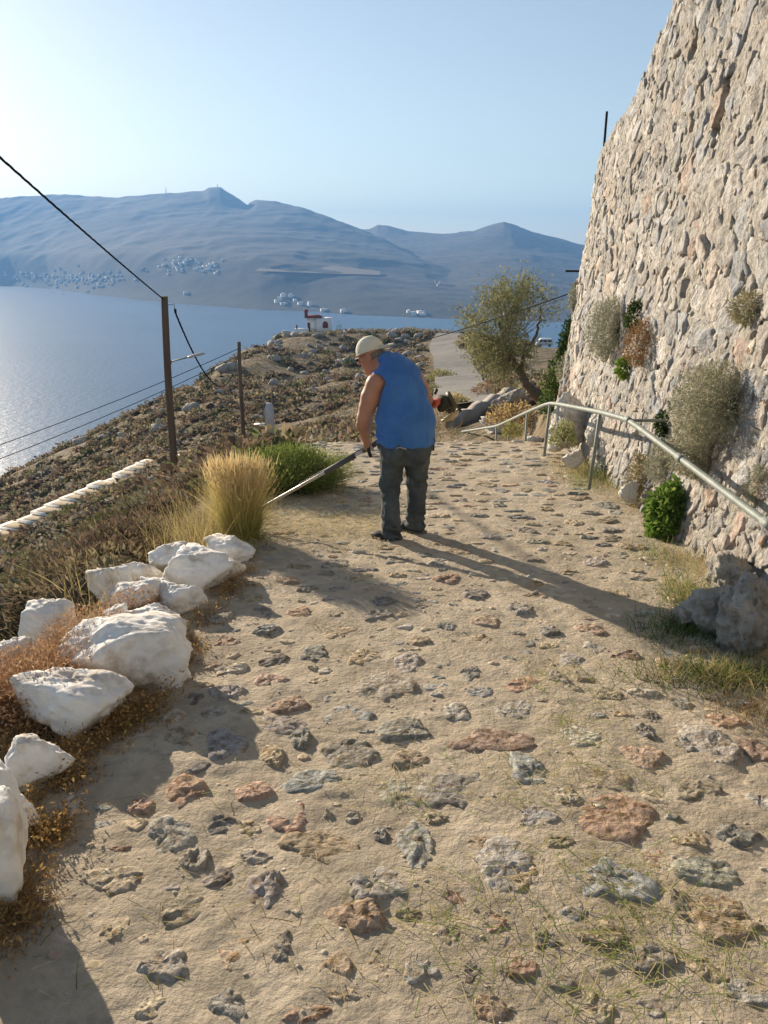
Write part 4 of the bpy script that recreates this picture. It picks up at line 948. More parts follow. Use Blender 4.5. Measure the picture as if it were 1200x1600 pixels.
# darker single bushes
def round_bush(px, py, D, wpx, hpx, cols, lab, seed, n=900, leaf=None, cat='bush', zterr=True, lean=0, m='leaf'):
    r = np.random.default_rng(seed); p = at(px, py, D); u_ = D / FPX * 1.03; R = (wpx * u_ / 2, wpx * u_ / 2, hpx * u_)
    if zterr: p[2] = min(p[2], float(terr(p[0], p[1]))) if D > 9 else p[2]
    P_, d = blob_pts(r, n, R, .3, seed, .35); L = leaf or R[0] * .16; c = palette(r, n, cols, .3)
    o = veg('bush', [leaves(P_, norm(d + .7 * r.normal(size=d.shape) + [0, 0, .3]), L * r.uniform(.6, 1.3, n), L * .45, c, r)] + [strips(np.zeros((14, 3)), norm(np.concatenate([r.normal(size=(14, 2)) * .6, np.ones((14, 1))], 1)) * np.array(R), R[2] * .8, L * .3, .1, (.1, .08, .05), (.1, .08, .05), r, 2)], M[m], None, p, lab, cat)
    return o
GREEN = [(.05, .085, .025), (.075, .11, .035), (.04, .065, .025)]; DGREEN = [(.03, .055, .02), (.045, .07, .025)]
for a in [(330, 612, 106, 44, 30, DGREEN, 'large dark green bush at the brow of the slope above the water', 1, 1500), (350, 613, 105, 24, 18, DGREEN, 'smaller dark bush joined to the right of the large brow bush', 2, 700),
          (454, 519, 190, 11, 13, DGREEN, 'small dark round tree left of the chapel', 3, 400), (489, 521, 190, 11, 11, DGREEN, 'small dark tree in front of the chapel wall', 4, 400), (530, 521, 196, 12, 20, DGREEN, 'dark round tree right of the chapel', 5, 500),
          (561, 523, 200, 9, 8, DGREEN, 'tiny dark bush on the skyline farther right of the chapel', 6, 300), (447, 572, 110, 18, 14, GREEN, 'green round bush on the middle of the headland slope', 7, 700), (547, 572, 104, 22, 14, GREEN, 'green bush on the slope just left of the man\'s cap', 8, 700),
          (405, 648, 66, 16, 24, DGREEN, 'dark bush behind the metal rods', 9, 600), (310, 722, 44, 18, 16, GREEN, 'small green bush by the pale stone landing', 10, 500), (132, 738, 52, 22, 14, GREEN, 'olive bush above the whitewashed stairway', 11, 500),
          (690, 590, 60, 44, 16, [(.30, .27, .10), (.24, .24, .08)], 'dry yellow bush on the left verge of the road', 12, 900), (676, 606, 50, 34, 20, [(.30, .26, .11), (.2, .2, .08)], 'pale grassy clump on the road verge behind the man', 13, 800)]:
    round_bush(*a)

# ------------------------------------------------------------------ olive tree
r = np.random.default_rng(61); tb = at(852, 634, 19); tree = empty('olive_tree', tb, 'leaning olive tree with silvery olive crown and bent trunk beyond the rail', 'tree'); u_ = 19 / FPX
def tp(px, py, dy=0): return at(px, py, 19 + dy) - tb
lim = [([tp(852, 640), tp(838, 618), tp(822, 598), tp(806, 572), tp(795, 545, .2)], [.13, .12, .10, .075, .05]), ([tp(858, 640, .2), tp(843, 612, .15), tp(826, 606, .1), tp(815, 582), tp(818, 560, -.2), tp(822, 530)], [.09, .085, .08, .06, .05, .03]),
       ([tp(806, 572), tp(780, 555, .3), tp(760, 530, .4)], [.06, .04, .025]), ([tp(806, 572), tp(790, 540, -.4), tp(780, 500, -.6)], [.06, .045, .025]), ([tp(820, 555), tp(840, 520, .3), tp(845, 480, .5)], [.05, .035, .02])]
mb = MB()
for P_, R_ in lim:
    P_ = np.array(P_); t0 = np.linspace(0, len(P_) - 1, 20); q = np.stack([np.interp(t0, np.arange(len(P_)), P_[:, k]) for k in range(3)], -1)
    for _ in range(3): q[1:-1] = .25 * q[:-2] + .5 * q[1:-1] + .25 * q[2:]
    mb.tube(q + .012 * r.normal(size=q.shape), np.interp(t0, np.arange(len(R_)), R_), 8)
mb.done('trunk', M['bark'], tree, True)
cen = tp(792, 514); lv = []; nb = 170
d = norm(r.normal(size=(nb, 3))); lob = 1 + .28 * fbm(d * 2.0 + 5, 3, 8)
tips = cen + d * lob[:, None] * np.array([68 * u_, 1.1, 74 * u_]) * (r.uniform(.35, 1.0, (nb, 1)) ** .6)
tips = np.concatenate([tips, np.array([tp(762, 590), tp(776, 596, .3), tp(786, 590, -.3), tp(752, 575), tp(850, 470), tp(858, 490), tp(835, 450), tp(725, 505), tp(722, 490, .3)])])
tips += np.array([1.0, 0, 0]) * np.where(tips[:, 2] > cen[2] + .3, .12, 0)[:, None]
tips = tips[~((tips[:, 0] > tp(822, 505)[0]) & (tips[:, 2] < tp(822, 503)[2]))]
TW = []
for tpv in tips:
    nl = 66; ax = norm(np.array(tpv - cen) + r.normal(size=3) * .5 + [0, 0, .5]); t_ = r.uniform(-.25, .25, nl)
    P_ = tpv + ax * t_[:, None] + r.normal(size=(nl, 3)) * .10; dirs = norm(ax * .8 + r.normal(size=(nl, 3)) * .7)
    c = palette(r, nl, [(.25, .25, .115), (.30, .29, .145), (.36, .35, .20), (.18, .185, .085)], .25)
    lv.append(leaves(P_, dirs, r.uniform(.07, .13, nl), .026, c, r)); TW.append((tpv, ax))
A_ = np.array([a for a, _ in TW]); st_ = cen * .6 + A_ * .4 - [0, 0, .3]
lv.append(strips(st_, A_ - st_, np.linalg.norm(A_ - st_, axis=1), .022, .05, (.10, .08, .06), (.12, .10, .07), r, 3))
veg('crown', lv, M['leaf'], tree)

# ------------------------------------------------------------------ plants along the path edge
PALE = [(.30, .30, .22), (.38, .37, .28), (.26, .27, .18)]; RUST = [(.30, .17, .09), (.36, .22, .12), (.24, .13, .07)]; STRAW = [(.52, .42, .20), (.60, .50, .27), (.44, .36, .15)]; LIME = [(.16, .24, .05), (.22, .30, .07), (.12, .19, .045)]
# tall yellow grass
A1 = np.array([1, 1, .3])
r = np.random.default_rng(71)
gb = onpath(374, 848) + np.array([0, .12, -.02]); n = 2100
an = r.uniform(0, 6.28, n); rad = np.sqrt(r.random(n)); P0 = np.stack([np.cos(an) * rad * .125, np.sin(an) * rad * .125, 0 * an], 1)
D0 = norm(np.stack([np.cos(an) * rad * .15, np.sin(an) * rad * .15, np.ones(n)], 1) + .085 * r.normal(size=(n, 3))); L = r.uniform(.30, .70, n)
cA = palette(r, n, [(.30, .31, .06), (.38, .35, .09), (.26, .28, .05)]); cB = palette(r, n, [(.60, .48, .20), (.66, .52, .26), (.54, .42, .18)])
prt = [strips(P0, D0, L, .0042, r.uniform(0, .34, n), cA, cB, r, 4)]
k = 260; q = r.integers(0, n, k); prt.append(strips(P0[q] * 1.2, norm(D0[q] + .45 * r.normal(size=(k, 3)) * A1), r.uniform(.25, .6, k), .004, r.uniform(.5, 1.3, k), cA[q] * .8, cB[q] * .85, r, 5))
tipP = P0 + D0 * (L * .9)[:, None]; sel = L > .42; k = sel.sum()
prt.append(strips(tipP[sel], D0[sel] + .15 * r.normal(size=(k, 3)), r.uniform(.06, .12, k), .009, .1, palette(r, k, [(.62, .48, .24), (.66, .52, .28)]), (.66, .53, .30), r, 2))
veg('grass_clump', prt, M['dry'], None, gb, 'tall clump of yellow grass with pinkish seed heads at the path edge', 'grass clump')
# thinner straw stalks around it
n = 1100; bx = np.array([onpath(320, 846), onpath(296, 850), onpath(335, 836), onpath(318, 815), onpath(345, 800), onpath(300, 820)])[r.integers(0, 6, n)] + r.normal(size=(n, 3)) * [.15, .2, 0]; o0 = bx.mean(0)
cA = palette(r, n, STRAW); veg('straw_clump', [strips(bx - o0 - [0, 0, .25], norm(r.normal(size=(n, 3)) * .22 + [0, 0, 1]), r.uniform(.3, .72, n), .0035, r.uniform(0, .4, n), cA * .8, cA, r, 4)], M['dry'], None, o0, 'thin bleached grass stalks left of the tall yellow clump', 'grass clump')
# green broom-like bush
r = np.random.default_rng(72); g0 = at(452, 764, 7.6); n = 5200
an = r.uniform(0, 6.28, n); rad = np.sqrt(r.random(n)); P0 = np.stack([np.cos(an) * rad * .34, np.sin(an) * rad * .3, 0 * an], 1)
D0 = norm(np.stack([np.cos(an) * rad * .8, np.sin(an) * rad * .7, .85 + 0 * an], 1) + .26 * r.normal(size=(n, 3))); L = r.uniform(.18, .50, n)
cA = palette(r, n, [(.12, .14, .04), (.09, .12, .035)]); cB = palette(r, n, [(.17, .24, .05), (.22, .28, .07), (.12, .19, .045), (.28, .29, .10)])
prt = [strips(P0, D0, L, .006, r.uniform(.05, .5, n), cA, cB, r, 4)]; k = 6500; q = r.integers(0, n, k); Pm = P0[q] + D0[q] * (L[q] * r.uniform(.4, 1, k))[:, None]
prt.append(leaves(Pm, norm(D0[q] + .8 * r.normal(size=(k, 3))), r.uniform(.04, .08, k), .010, cB[q], r))
Pb, db = blob_pts(r, 6500, (.46, .36, .40), .3, 72, .6); prt.append(leaves(Pb + [0, 0, .06], norm(db + .7 * r.normal(size=db.shape) + [0, 0, .5]), r.uniform(.025, .05, 6500), .009, palette(r, 6500, [(.17, .22, .06), (.22, .27, .08), (.12, .17, .05)]), r))
veg('green_bush', prt, M['leaf'], None, g0, 'bright green broom-like bush behind the tall yellow grass', 'bush')
n = 300; cA = palette(r, n, STRAW); o0 = at(470, 758, 7.4); veg('straw_clump', [strips(np.stack([r.uniform(-.45, .45, n), r.uniform(-.2, .2, n), np.full(n, -.05)], 1), norm(r.normal(size=(n, 3)) * .3 + [0, 0, 1]), r.uniform(.15, .45, n), .004, r.uniform(0, .5, n), cA * .8, cA, r, 3)], M['dry'], None, o0, 'loose straw-coloured grass in front of the green bush', 'grass clump')
# rust-brown brush between the white boulders
r = np.random.default_rng(73)
for (px, py, wx, hz_, n, lab) in [((150), 1070, .34, .33, 3000, 'rust-brown dry brush in front of the half hidden white boulder, upper clump'), (70, 1130, .38, .30, 3000, 'rust-brown dry brush spreading left of the largest boulder'), (215, 985, .20, .20, 1200, 'small rust-brown tuft behind the largest boulder'), (10, 1150, .30, .28, 1800, 'rust-brown dry brush at the edge of the view left of the flat-faced boulder')]:
    p = onpath(px, py); p = p + norm(np.array([p[0], p[1], 0])) * .22 + np.array([0, 0, -.03]); cA = palette(r, n, RUST); cB = palette(r, n, [(.44, .28, .17), (.50, .34, .20), (.38, .22, .12)])
    veg('dry_brush', [twigs(r, n, (wx, wx, hz_), cA * .8, cB, .0035)] + [leaves(*(lambda q: (q[0], norm(q[1] + r.normal(size=q[1].shape))))(blob_pts(r, n, (wx * .95, wx * .95, hz_), .25, px)), .022, .007, cB, r)], M['dry'], None, p, lab, 'brush', None)
# straws standing over the boulders
n = 60; P0 = np.array([onpath(*q) + [0, .1, 0] for q in [(130, 990), (190, 960), (110, 940), (180, 985), (260, 880), (310, 880)]])[r.integers(0, 6, n)] + r.normal(size=(n, 3)) * [.08, .08, .02]; cA = palette(r, n, STRAW)
tag(ob('dead_stalks', *strips(P0, norm(r.normal(size=(n, 3)) * .3 + [0, 0, 1]), r.uniform(.2, .5, n), .004, r.uniform(0, .5, n), cA, cA, r, 4)[:2], M['dry'], cols=np.repeat(cA, 10, 0)), kind='stuff')
# dry weeds at the foot of the boulders
pw = []
for (a_, b_), (c_, d_), nn_ in [((300, 985), (385, 890), 900), ((190, 1150), (300, 1000), 1500), ((100, 1190), (235, 1110), 1200), ((20, 1310), (110, 1215), 1200), ((30, 1330), (85, 1290), 700), ((0, 1480), (30, 1390), 700), ((0, 1190), (60, 1140), 600)]:
    t_ = r.random(nn_)[:, None]; A_, B_ = onpath(a_, b_), onpath(c_, d_); P0 = A_ * (1 - t_) + B_ * t_ + r.normal(size=(nn_, 3)) * [.05, .05, 0]; P0[:, 2] = path_z(P0[:, 0], P0[:, 1]) - .01
    cl_n = fbm(P0 / .12, 2, 3) > -.25; P0 = P0[cl_n]; k = len(P0); cA = palette(r, k, [(.26, .16, .07), (.36, .22, .09), (.44, .30, .12), (.20, .13, .06)])
    pw.append(strips(P0, norm(r.normal(size=(k, 3)) * .6 + [0, 0, .8]), r.uniform(.03, .13, k), .003, r.uniform(.1, .7, k), cA * .8, cA, r, 3))
    q = r.integers(0, k, k); pw.append(leaves(P0[q] + np.abs(r.normal(size=(k, 3))) * [.02, .02, .045], r.normal(size=(k, 3)), r.uniform(.01, .022, k), .009, cA[q] * 1.1, r))
V, F, c = cat_parts(pw); tag(ob('dry_weeds', V, F, M['dry'], cols=c), kind='stuff')

# ------------------------------------------------------------------ plants growing on and under the wall
def on_wall(px, py):
    r_ = ray(px, py); best = None
    for s in np.linspace(3, 14.6, 700):
        y = np.interp(s, WS, WL[:, 1])
        for _ in range(2):
            z = CAMH + r_[2] / r_[1] * y; P_, N_, _t = wallp(s, z); y = P_[1]
        e = abs(P_[0] / P_[1] - r_[0] / r_[1])
        if best is None or e < best[0]: best = (e, P_, N_)
    return best[1], best[2]
def cushion(px, py, wpx, hpx, cols, lab, seed, n=1600, leaf=.02, lw=.006, m='dry', tw=500, name='wall_plant', out=.55, ground=None):
    r = np.random.default_rng(seed)
    if ground is None: P_, N_ = on_wall(px, py)
    else: P_, N_ = onpath(px, py) + np.array([0, 0, .0]), np.array([-.2, 0, .98])
    sc = np.linalg.norm(P_ - [0, 0, CAMH]) / FPX; R = np.array([wpx * sc / 2, wpx * sc / 2, hpx * sc / 2]) * 1.05
    d = norm(r.normal(size=(n, 3))); d = d - N_ * np.minimum(d @ N_ - (-.1), 0)[:, None] * 1.6; d = norm(d)
    rad = (.45 + .55 * r.random(n) ** .5) * (1 + .25 * fbm(d * 2.2 + seed, 3, seed)); Q = d * rad[:, None] * R
    off = N_ * R[0] * out * .6 + (np.array([0, 0, R[2] * .5]) if ground else 0)
    k = tw; d2 = norm(d[r.integers(0, n, k)] + .2 * r.normal(size=(k, 3))); c = palette(r, n, cols, .28); c2 = palette(r, k, cols, .2)
    prt = [leaves(Q, norm(d + .8 * r.normal(size=d.shape)), leaf * r.uniform(.6, 1.4, n), lw, c, r), strips(np.zeros((k, 3)) - N_ * R[0] * .4, d2 * R, np.linalg.norm(d2 * R, axis=1) * r.uniform(.8, 1.15, k), .003, r.uniform(0, .3, k), c2 * .6, c2, r, 3)]
    return veg(name, prt, M[m], None, P_ + off, lab, 'plant')
cushion(965, 516, 66, 84, PALE, 'round grey-green cushion plant growing high on the far part of the wall', 201, 3600, .035, .008, tw=900)
cushion(1014, 538, 54, 64, RUST + [(.16, .15, .06)], 'reddish dry plant on the wall right of the round grey cushion', 202, 1700, .03, .009)
cushion(1000, 497, 30, 40, DGREEN + GREEN, 'dark green sprig on the wall above the reddish plant', 203, 500, .04, .02, 'leaf', 120)
cushion(984, 575, 30, 28, LIME, 'small bright green leafy plant on the wall under the round grey cushion', 204, 330, .045, .03, 'leaf', 60)
cushion(1142, 632, 122, 108, PALE + [(.42, .38, .24)], 'big pale dry bush hanging on the near wall above the rail', 205, 6500, .026, .007, tw=2200)
cushion(1106, 706, 84, 80, PALE + [(.42, .38, .24)], 'lower pale dry bush on the wall just behind the rail', 206, 4200, .024, .006, tw=1500)
cushion(1182, 484, 52, 40, [(.26, .26, .14), (.32, .27, .17)], 'sparse grey-green plant high on the near wall', 207, 800, .03, .008)
cushion(1044, 663, 26, 34, DGREEN, 'small dark green tuft on the wall above the rail bracket', 208, 360, .035, .018, 'leaf', 80)
cushion(1008, 752, 40, 80, [(.28, .22, .10), (.22, .20, .08), (.34, .28, .15)], 'brownish weeds growing up the foot of the wall near the second rail post', 209, 1500, .03, .008)
cushion(1040, 722, 44, 60, PALE, 'pale feathery plant between the brownish weeds and the lower pale bush', 210, 1300, .03, .006)
cushion(897, 466, 16, 40, PALE, 'pale tuft clinging to the far corner of the wall', 211, 500, .05, .015)
cushion(1190, 760, 30, 60, PALE, 'small grey plant on the wall at the edge of the view', 213, 500, .025, .007)
cushion(1062, 806, 66, 88, LIME + [(.10, .20, .035)], 'bright green leafy bush at the foot of the wall', 212, 1500, .052, .036, 'leaf', 150, 'leafy_bush', .5)
cushion(1030, 835, 50, 30, LIME + STRAW, 'low yellowish weed left of the bright green leafy bush', 214, 600, .03, .015, 'leaf', 150)
for a in [(885, 572, 12.3, 24, 70, DGREEN + GREEN, 'tall dark green bush against the far corner of the wall', 21, 1500, .07), (868, 640, 13, 46, 80, LIME[:1] + GREEN, 'lighter green bush below the tall dark one at the far end of the wall', 22, 1800, .07), (893, 590, 12.0, 44, 40, PALE, 'pale rounded shrub between the dark rock and the wall corner', 23, 1600, .05),
          (910, 640, 10.6, 50, 26, RUST, 'low reddish dry shrub on the rocks under the dark outcrop', 24, 1200, .04), (760, 612, 37, 46, 14, RUST, 'rusty hedge-like shrub on top of the low parapet wall', 25, 900, .09), (735, 690, 27, 90, 30, STRAW, 'dry straw tussock beyond the rail right of the man', 26, 1600, .08),
          (800, 660, 15.5, 80, 30, STRAW + RUST, 'dry tawny shrub below the olive tree', 27, 1400, .07), (880, 690, 8.9, 40, 34, [(.30, .32, .14), (.38, .36, .2)], 'pale green herb in front of the big pale boulder', 28, 700, .045), (712, 640, 27, 50, 24, STRAW, 'dry grass bank beside the low parapet wall', 29, 1200, .12), (800, 680, 11.8, 30, 22, [(.24, .26, .08), (.34, .31, .12)], 'small yellowish herb beside the slanting white slab', 30, 600, .04)]:
    round_bush(*a, zterr=False, m='leaf' if a[5] is not RUST else 'dry')
# grass along the foot of the wall
pw = []
for (px, py, sx_, sy_, n, hh, cols) in [(932, 752, .22, .35, 700, .16, LIME + STRAW), (950, 745, .15, .4, 500, .2, LIME), (900, 735, .15, .4, 500, .14, STRAW), (1085, 945, .10, .22, 800, .17, LIME + STRAW), (1060, 990, .12, .12, 700, .10, GREEN + LIME), (1150, 1062, .26, .10, 1300, .11, GREEN + STRAW + LIME), (1100, 1050, .14, .08, 500, .08, GREEN + STRAW), (1190, 1120, .12, .12, 500, .08, RUST + STRAW), (985, 780, .12, .25, 400, .12, STRAW), (1040, 870, .15, .2, 500, .10, LIME + STRAW), (1120, 900, .1, .2, 300, .14, STRAW), (410, 800, .10, .5, 700, .10, STRAW), (395, 850, .08, .2, 400, .08, STRAW + LIME)]:
    p = onpath(px, py); x = p[0] + rv.normal(size=n) * sx_; y = p[1] + rv.normal(size=n) * sy_; P0 = xyz(x, y, path_z(x, y) - .01); cA = palette(rv, n, cols)
    pw.append(strips(P0, norm(rv.normal(size=(n, 3)) * .35 + [0, 0, 1]), hh * rv.uniform(.4, 1.4, n), .004, rv.uniform(.05, .6, n), cA * .8, cA, rv, 3))
V, F, c = cat_parts(pw); tag(ob('verge_grass', V, F, M['dry'], cols=c), kind='stuff')
# cut clippings lying on the path: a mat where the man has trimmed, loose straws elsewhere
pw = []
def lying(n, x, y, L, w, cols, lift=.008):
    z = path_z(x, y) + lift; k = len(x); a_ = rv.uniform(0, 6.28, k); cA = palette(rv, k, cols, .25)
    d = np.stack([np.cos(a_), np.sin(a_), .06 * rv.normal(size=k) - SLOPE * np.sin(a_)], 1)
    return strips(xyz(x, y, z), d, L, w, rv.uniform(0, .25, k), cA, cA * .95, rv, 3, side=norm(np.stack([-np.sin(a_), np.cos(a_), 0 * a_], 1)))
CUT = [(.40, .36, .15), (.48, .41, .22), (.30, .31, .10), (.52, .44, .27)]
n = 1900; p = [onpath(rv.uniform(440, 600) + 25 * rv.normal(), 815 + 22 * rv.normal()) for _ in range(n)]; p = np.array(p); pw.append(lying(n, p[:, 0], p[:, 1], rv.uniform(.05, .16, n), .004, [(.66, .56, .32), (.72, .63, .40), (.58, .48, .26)], .01 + .02 * rv.random(n)))
n = 1900; y = 1.5 + 7.5 * rv.random(n) ** 1.2; x = rv.uniform(-1.0, 2.0, n); kp = (fbm(xyz(x, y) / .5, 3, 15) > .05) | (rv.random(n) < .22); x, y = x[kp], y[kp]; pw.append(lying(0, x, y, rv.uniform(.02, .13, len(x)), rv.uniform(.002, .004, len(x)), CUT + [(.16, .13, .06)]))
n = 1500; cx_ = [(930, 1350), (1000, 1500), (860, 1500), (900, 1130), (940, 1200), (840, 1230), (1000, 1420), (620, 1215), (700, 1440), (870, 1060), (1120, 1480)]
for q in cx_:
    p = onpath(*q); n = 95; sg_ = .10 + .05 * rv.random(); x = p[0] + rv.normal(size=n) * sg_; y = p[1] + rv.normal(size=n) * sg_; pw.append(lying(n, x, y, rv.uniform(.04, .16, n), .0032, CUT + LIME[:1], .012))
V, F, c = cat_parts(pw); tag(ob('grass_clippings', V, F, M['dry'], cols=c), kind='stuff')
# crumbs of stone
n = 800; y = 1.4 + 6 * rv.random(n) ** 1.3; x = rv.uniform(-1.1, 2.0, n); z = path_z(x, y); N_, F1 = ico(1); s_ = rv.uniform(.002, .008, n) * (1 + (rv.random(n) > .93) * 1.2)
V = (N_[None] * (1 + .35 * rv.normal(size=(n, len(N_), 1)).clip(-1, 1)) * s_[:, None, None] * np.array([1.2, 1, .7]) + xyz(x, y, z)[:, None]).reshape(-1, 3); F = (F1[None] + (np.arange(n) * len(N_))[:, None, None]).reshape(-1, 3)
tag(ob('pebbles', V, F, M['pavec'], cols=np.repeat(palette(rv, n, [(.55, .47, .35), (.52, .49, .43), (.44, .40, .34)]), len(N_), 0)), kind='stuff')

# ------------------------------------------------------------------ signed-distance modelling for the man
class SDF:
    def __init__(s, lo, hi, h):
        s.lo = np.array(lo, float); s.h = h; s.n = np.ceil((np.array(hi) - s.lo) / h).astype(int) + 1; s.D = np.full(s.n, .3, np.float32)
    def _sl(s, lo, hi, mg):
        a = np.clip(np.floor((np.asarray(lo) - mg - s.lo) / s.h).astype(int), 0, s.n); b = np.clip(np.ceil((np.asarray(hi) + mg - s.lo) / s.h).astype(int) + 1, 0, s.n)
        return tuple(slice(i, j) for i, j in zip(a, b))
    def pts(s, sl):
        ax = [s.lo[i] + s.h * np.arange(sl[i].start, sl[i].stop) for i in range(3)]; return np.stack(np.meshgrid(*ax, indexing='ij'), -1).astype(np.float32)
    def put(s, lo, hi, f, k=.02, mode='add'):
        sl = s._sl(lo, hi, max(.04, 2.2 * k));
        if min(x.stop - x.start for x in sl) < 1: return s
        d = f(s.pts(sl)); o = s.D[sl]
        if mode == 'add':
            h_ = np.clip(.5 + .5 * (o - d) / k, 0, 1); s.D[sl] = o * (1 - h_) + d * h_ - k * h_ * (1 - h_)
        else:
            d = -d; h_ = np.clip(.5 - .5 * (o - d) / k, 0, 1); s.D[sl] = o * (1 - h_) + d * h_ + k * h_ * (1 - h_)
        return s
    def cap(s, a, b, r0, r1, k=.02, mode='add'):
        a, b = np.asarray(a, np.float32), np.asarray(b, np.float32); m_ = max(r0, r1)
        def f(P):
            ab = b - a; t_ = np.clip(((P - a) @ ab) / (ab @ ab + 1e-9), 0, 1); return np.linalg.norm(P - a - t_[..., None] * ab, axis=-1) - (r0 + (r1 - r0) * t_)
        return s.put(np.minimum(a, b) - m_, np.maximum(a, b) + m_, f, k, mode)
    def chain(s, P, R, k=.02):
        for i in range(len(P) - 1): s.cap(P[i], P[i + 1], R[i], R[i + 1], k)
        return s
    def ell(s, c, r, R=None, k=.02, mode='add'):
        c = np.asarray(c, np.float32); r = np.asarray(r, np.float32); R = np.eye(3) if R is None else np.asarray(R)   # columns = axes
        def f(P):
            q = (P - c) @ R; k0 = np.linalg.norm(q / r, axis=-1); k1 = np.linalg.norm(q / (r * r), axis=-1) + 1e-6; return k0 * (k0 - 1) / k1
        m_ = r.max(); return s.put(c - m_, c + m_, f, k, mode)
    def half(s, p, n):           # keep the side where (P-p).n < 0
        P = s.pts(tuple(slice(0, i) for i in s.n)); s.D = np.maximum(s.D, ((P - np.asarray(p, np.float32)) @ np.asarray(n, np.float32))); return s
    def mesh(s):
        D = s.D; S = D < 0; nx, ny, nz = D.shape
        idx = [(a, b, c) for a in (0, 1) for b in (0, 1) for c in (0, 1)]
        sub = lambda A, o: A[o[0]:nx - 1 + o[0], o[1]:ny - 1 + o[1], o[2]:nz - 1 + o[2]]
        cnt = sum(sub(S, o).astype(np.int8) for o in idx); act = (cnt > 0) & (cnt < 8); ci = np.argwhere(act); vid = np.full(act.shape, -1); vid[act] = np.arange(len(ci))
        acc = np.zeros((len(ci), 3)); num = np.zeros(len(ci)); g = {o: sub(D, o)[act] for o in idx}
        for o in idx:
            for ax in range(3):
                if o[ax] == 0:
                    q = list(o); q[ax] = 1; a, b = g[o], g[tuple(q)]; cr = (a < 0) != (b < 0); t_ = np.where(cr, a / (a - b + 1e-12), 0); p = np.tile(np.array(o, float), (len(ci), 1)); p[:, ax] += t_; acc[cr] += p[cr]; num[cr] += 1
        V = s.lo + s.h * (ci + acc / np.maximum(num, 1)[:, None]); F = []
        for ax in range(3):
            u, v = [(1, 2), (2, 0), (0, 1)][ax]; sl0 = [slice(None)] * 3; sl1 = [slice(None)] * 3; sl0[ax] = slice(0, -1); sl1[ax] = slice(1, None)
            a, b = S[tuple(sl0)], S[tuple(sl1)]; e = np.argwhere(a != b); e = e[(e[:, u] > 0) & (e[:, v] > 0) & (e[:, u] < D.shape[u] - 1) & (e[:, v] < D.shape[v] - 1)]
            fl = a[tuple(e.T)]; q = []
            for du, dv_ in ((-1, -1), (0, -1), (0, 0), (-1, 0)):
                f = e.copy(); f[:, u] += du; f[:, v] += dv_; q.append(vid[tuple(f.T)])
            q = np.stack(q, 1); q[~fl] = q[~fl][:, ::-1]; F.append(q)
        F = np.concatenate(F); return V, F[(F >= 0).all(1)]
def sdf_ob(name, S, m_, parent, wrinkle=None):
    V, F = S.mesh(); me = mesh(name, V, F, smooth=True)
    if wrinkle is not None:
        N_ = np.empty(len(V) * 3, np.float32); me.vertices.foreach_get('normal', N_); N_ = N_.reshape(-1, 3); V = V + N_ * wrinkle(V)[:, None]; me.vertices.foreach_set('co', V.astype(np.float32).ravel()); me.update()
    return link(name, me, m_, parent)

SKIN = surf('skin', [(.3, (.36, .165, .10)), (.7, (.46, .225, .145))], 8, .55, .12, 60, .004, spec=.35)
m, t, b, out = newmat('blue_shirt')
pos = nn(t, 'ShaderNodeNewGeometry').outputs['Position']; t.links.new(ramp(t, noise(t, pos, 5, 6), [(.3, (.040, .130, .35)), (.7, (.068, .185, .44))]), b.inputs['Base Color']); b.inputs['Roughness'].default_value = .9
b.inputs['Sheen Weight'].default_value = .15; bp = nn(t, 'ShaderNodeBump'); bp.inputs['Strength'].default_value = .25; bp.inputs['Distance'].default_value = .006; t.links.new(noise(t, pos, 22, 6), bp.inputs['Height']); t.links.new(bp.outputs[0], b.inputs['Normal']); SHIRT = m
JEANS = surf('jeans_denim', [(.3, (.045, .054, .058)), (.55, (.075, .088, .092)), (.8, (.125, .14, .14))], 7, .92, .5, 90, .004)
CAPM = surf('cap_cream', [(.3, (.58, .53, .42)), (.7, (.68, .63, .52))], 9, .9, .3, 120, .003)
BLK = plain('black_plastic', (.025, .025, .027), .45); SHOE = plain('shoe_dark', (.03, .028, .027), .7, bump=.3)

G0 = np.array([.18, 5.80, float(path_base(5.80)) - .011])
man = empty('person', G0, 'man in blue sleeveless shirt, dark jeans and backward cream cap, bent over a brush cutter', 'person')
A = lambda *v: np.array(v, float)
HC = A(-.290, .24, 1.425)                                            # head centre
Fh = norm(A(-.86, .32, -.42)); Uh = A(-.30, .10, .95); Uh = norm(Uh - Fh * (Uh @ Fh)); Sh = np.cross(Fh, Uh); HR = np.stack([Fh, Sh, Uh], 1)
hp = lambda f, s_, u: HC + Fh * f + Sh * s_ + Uh * u
# --- body: one continuous surface (head, neck, arms with hands, upper trunk)
S = SDF((-.47, -.08, .56), (.36, .52, 1.62), .0052)
S.ell((-.085, .11, 1.16), (.15, .11, .22), k=.03).ell((-.10, .14, 1.29), (.15, .10, .10), k=.05)
S.cap((-.10, .15, 1.33), HC + Uh * -.05 - Fh * .02, .075, .062, .05)
S.ell(hp(-.012, 0, .025), (.100, .080, .096), HR, .02).ell(hp(.030, 0, -.055), (.066, .062, .078), HR, .03).cap(hp(.062, -.016, -.118), hp(.062, .016, -.118), .027, .027, .03)
S.cap(hp(.020, 0, -.10), hp(-.05, 0, -.12), .045, .05, .04)
S.cap(hp(.088, 0, .012), hp(.112, 0, -.032), .010, .015, .014).cap(hp(.104, -.013, -.036), hp(.104, .013, -.036), .009, .009, .01)
S.cap(hp(.086, -.04, .022), hp(.086, .04, .022), .012, .012, .015)
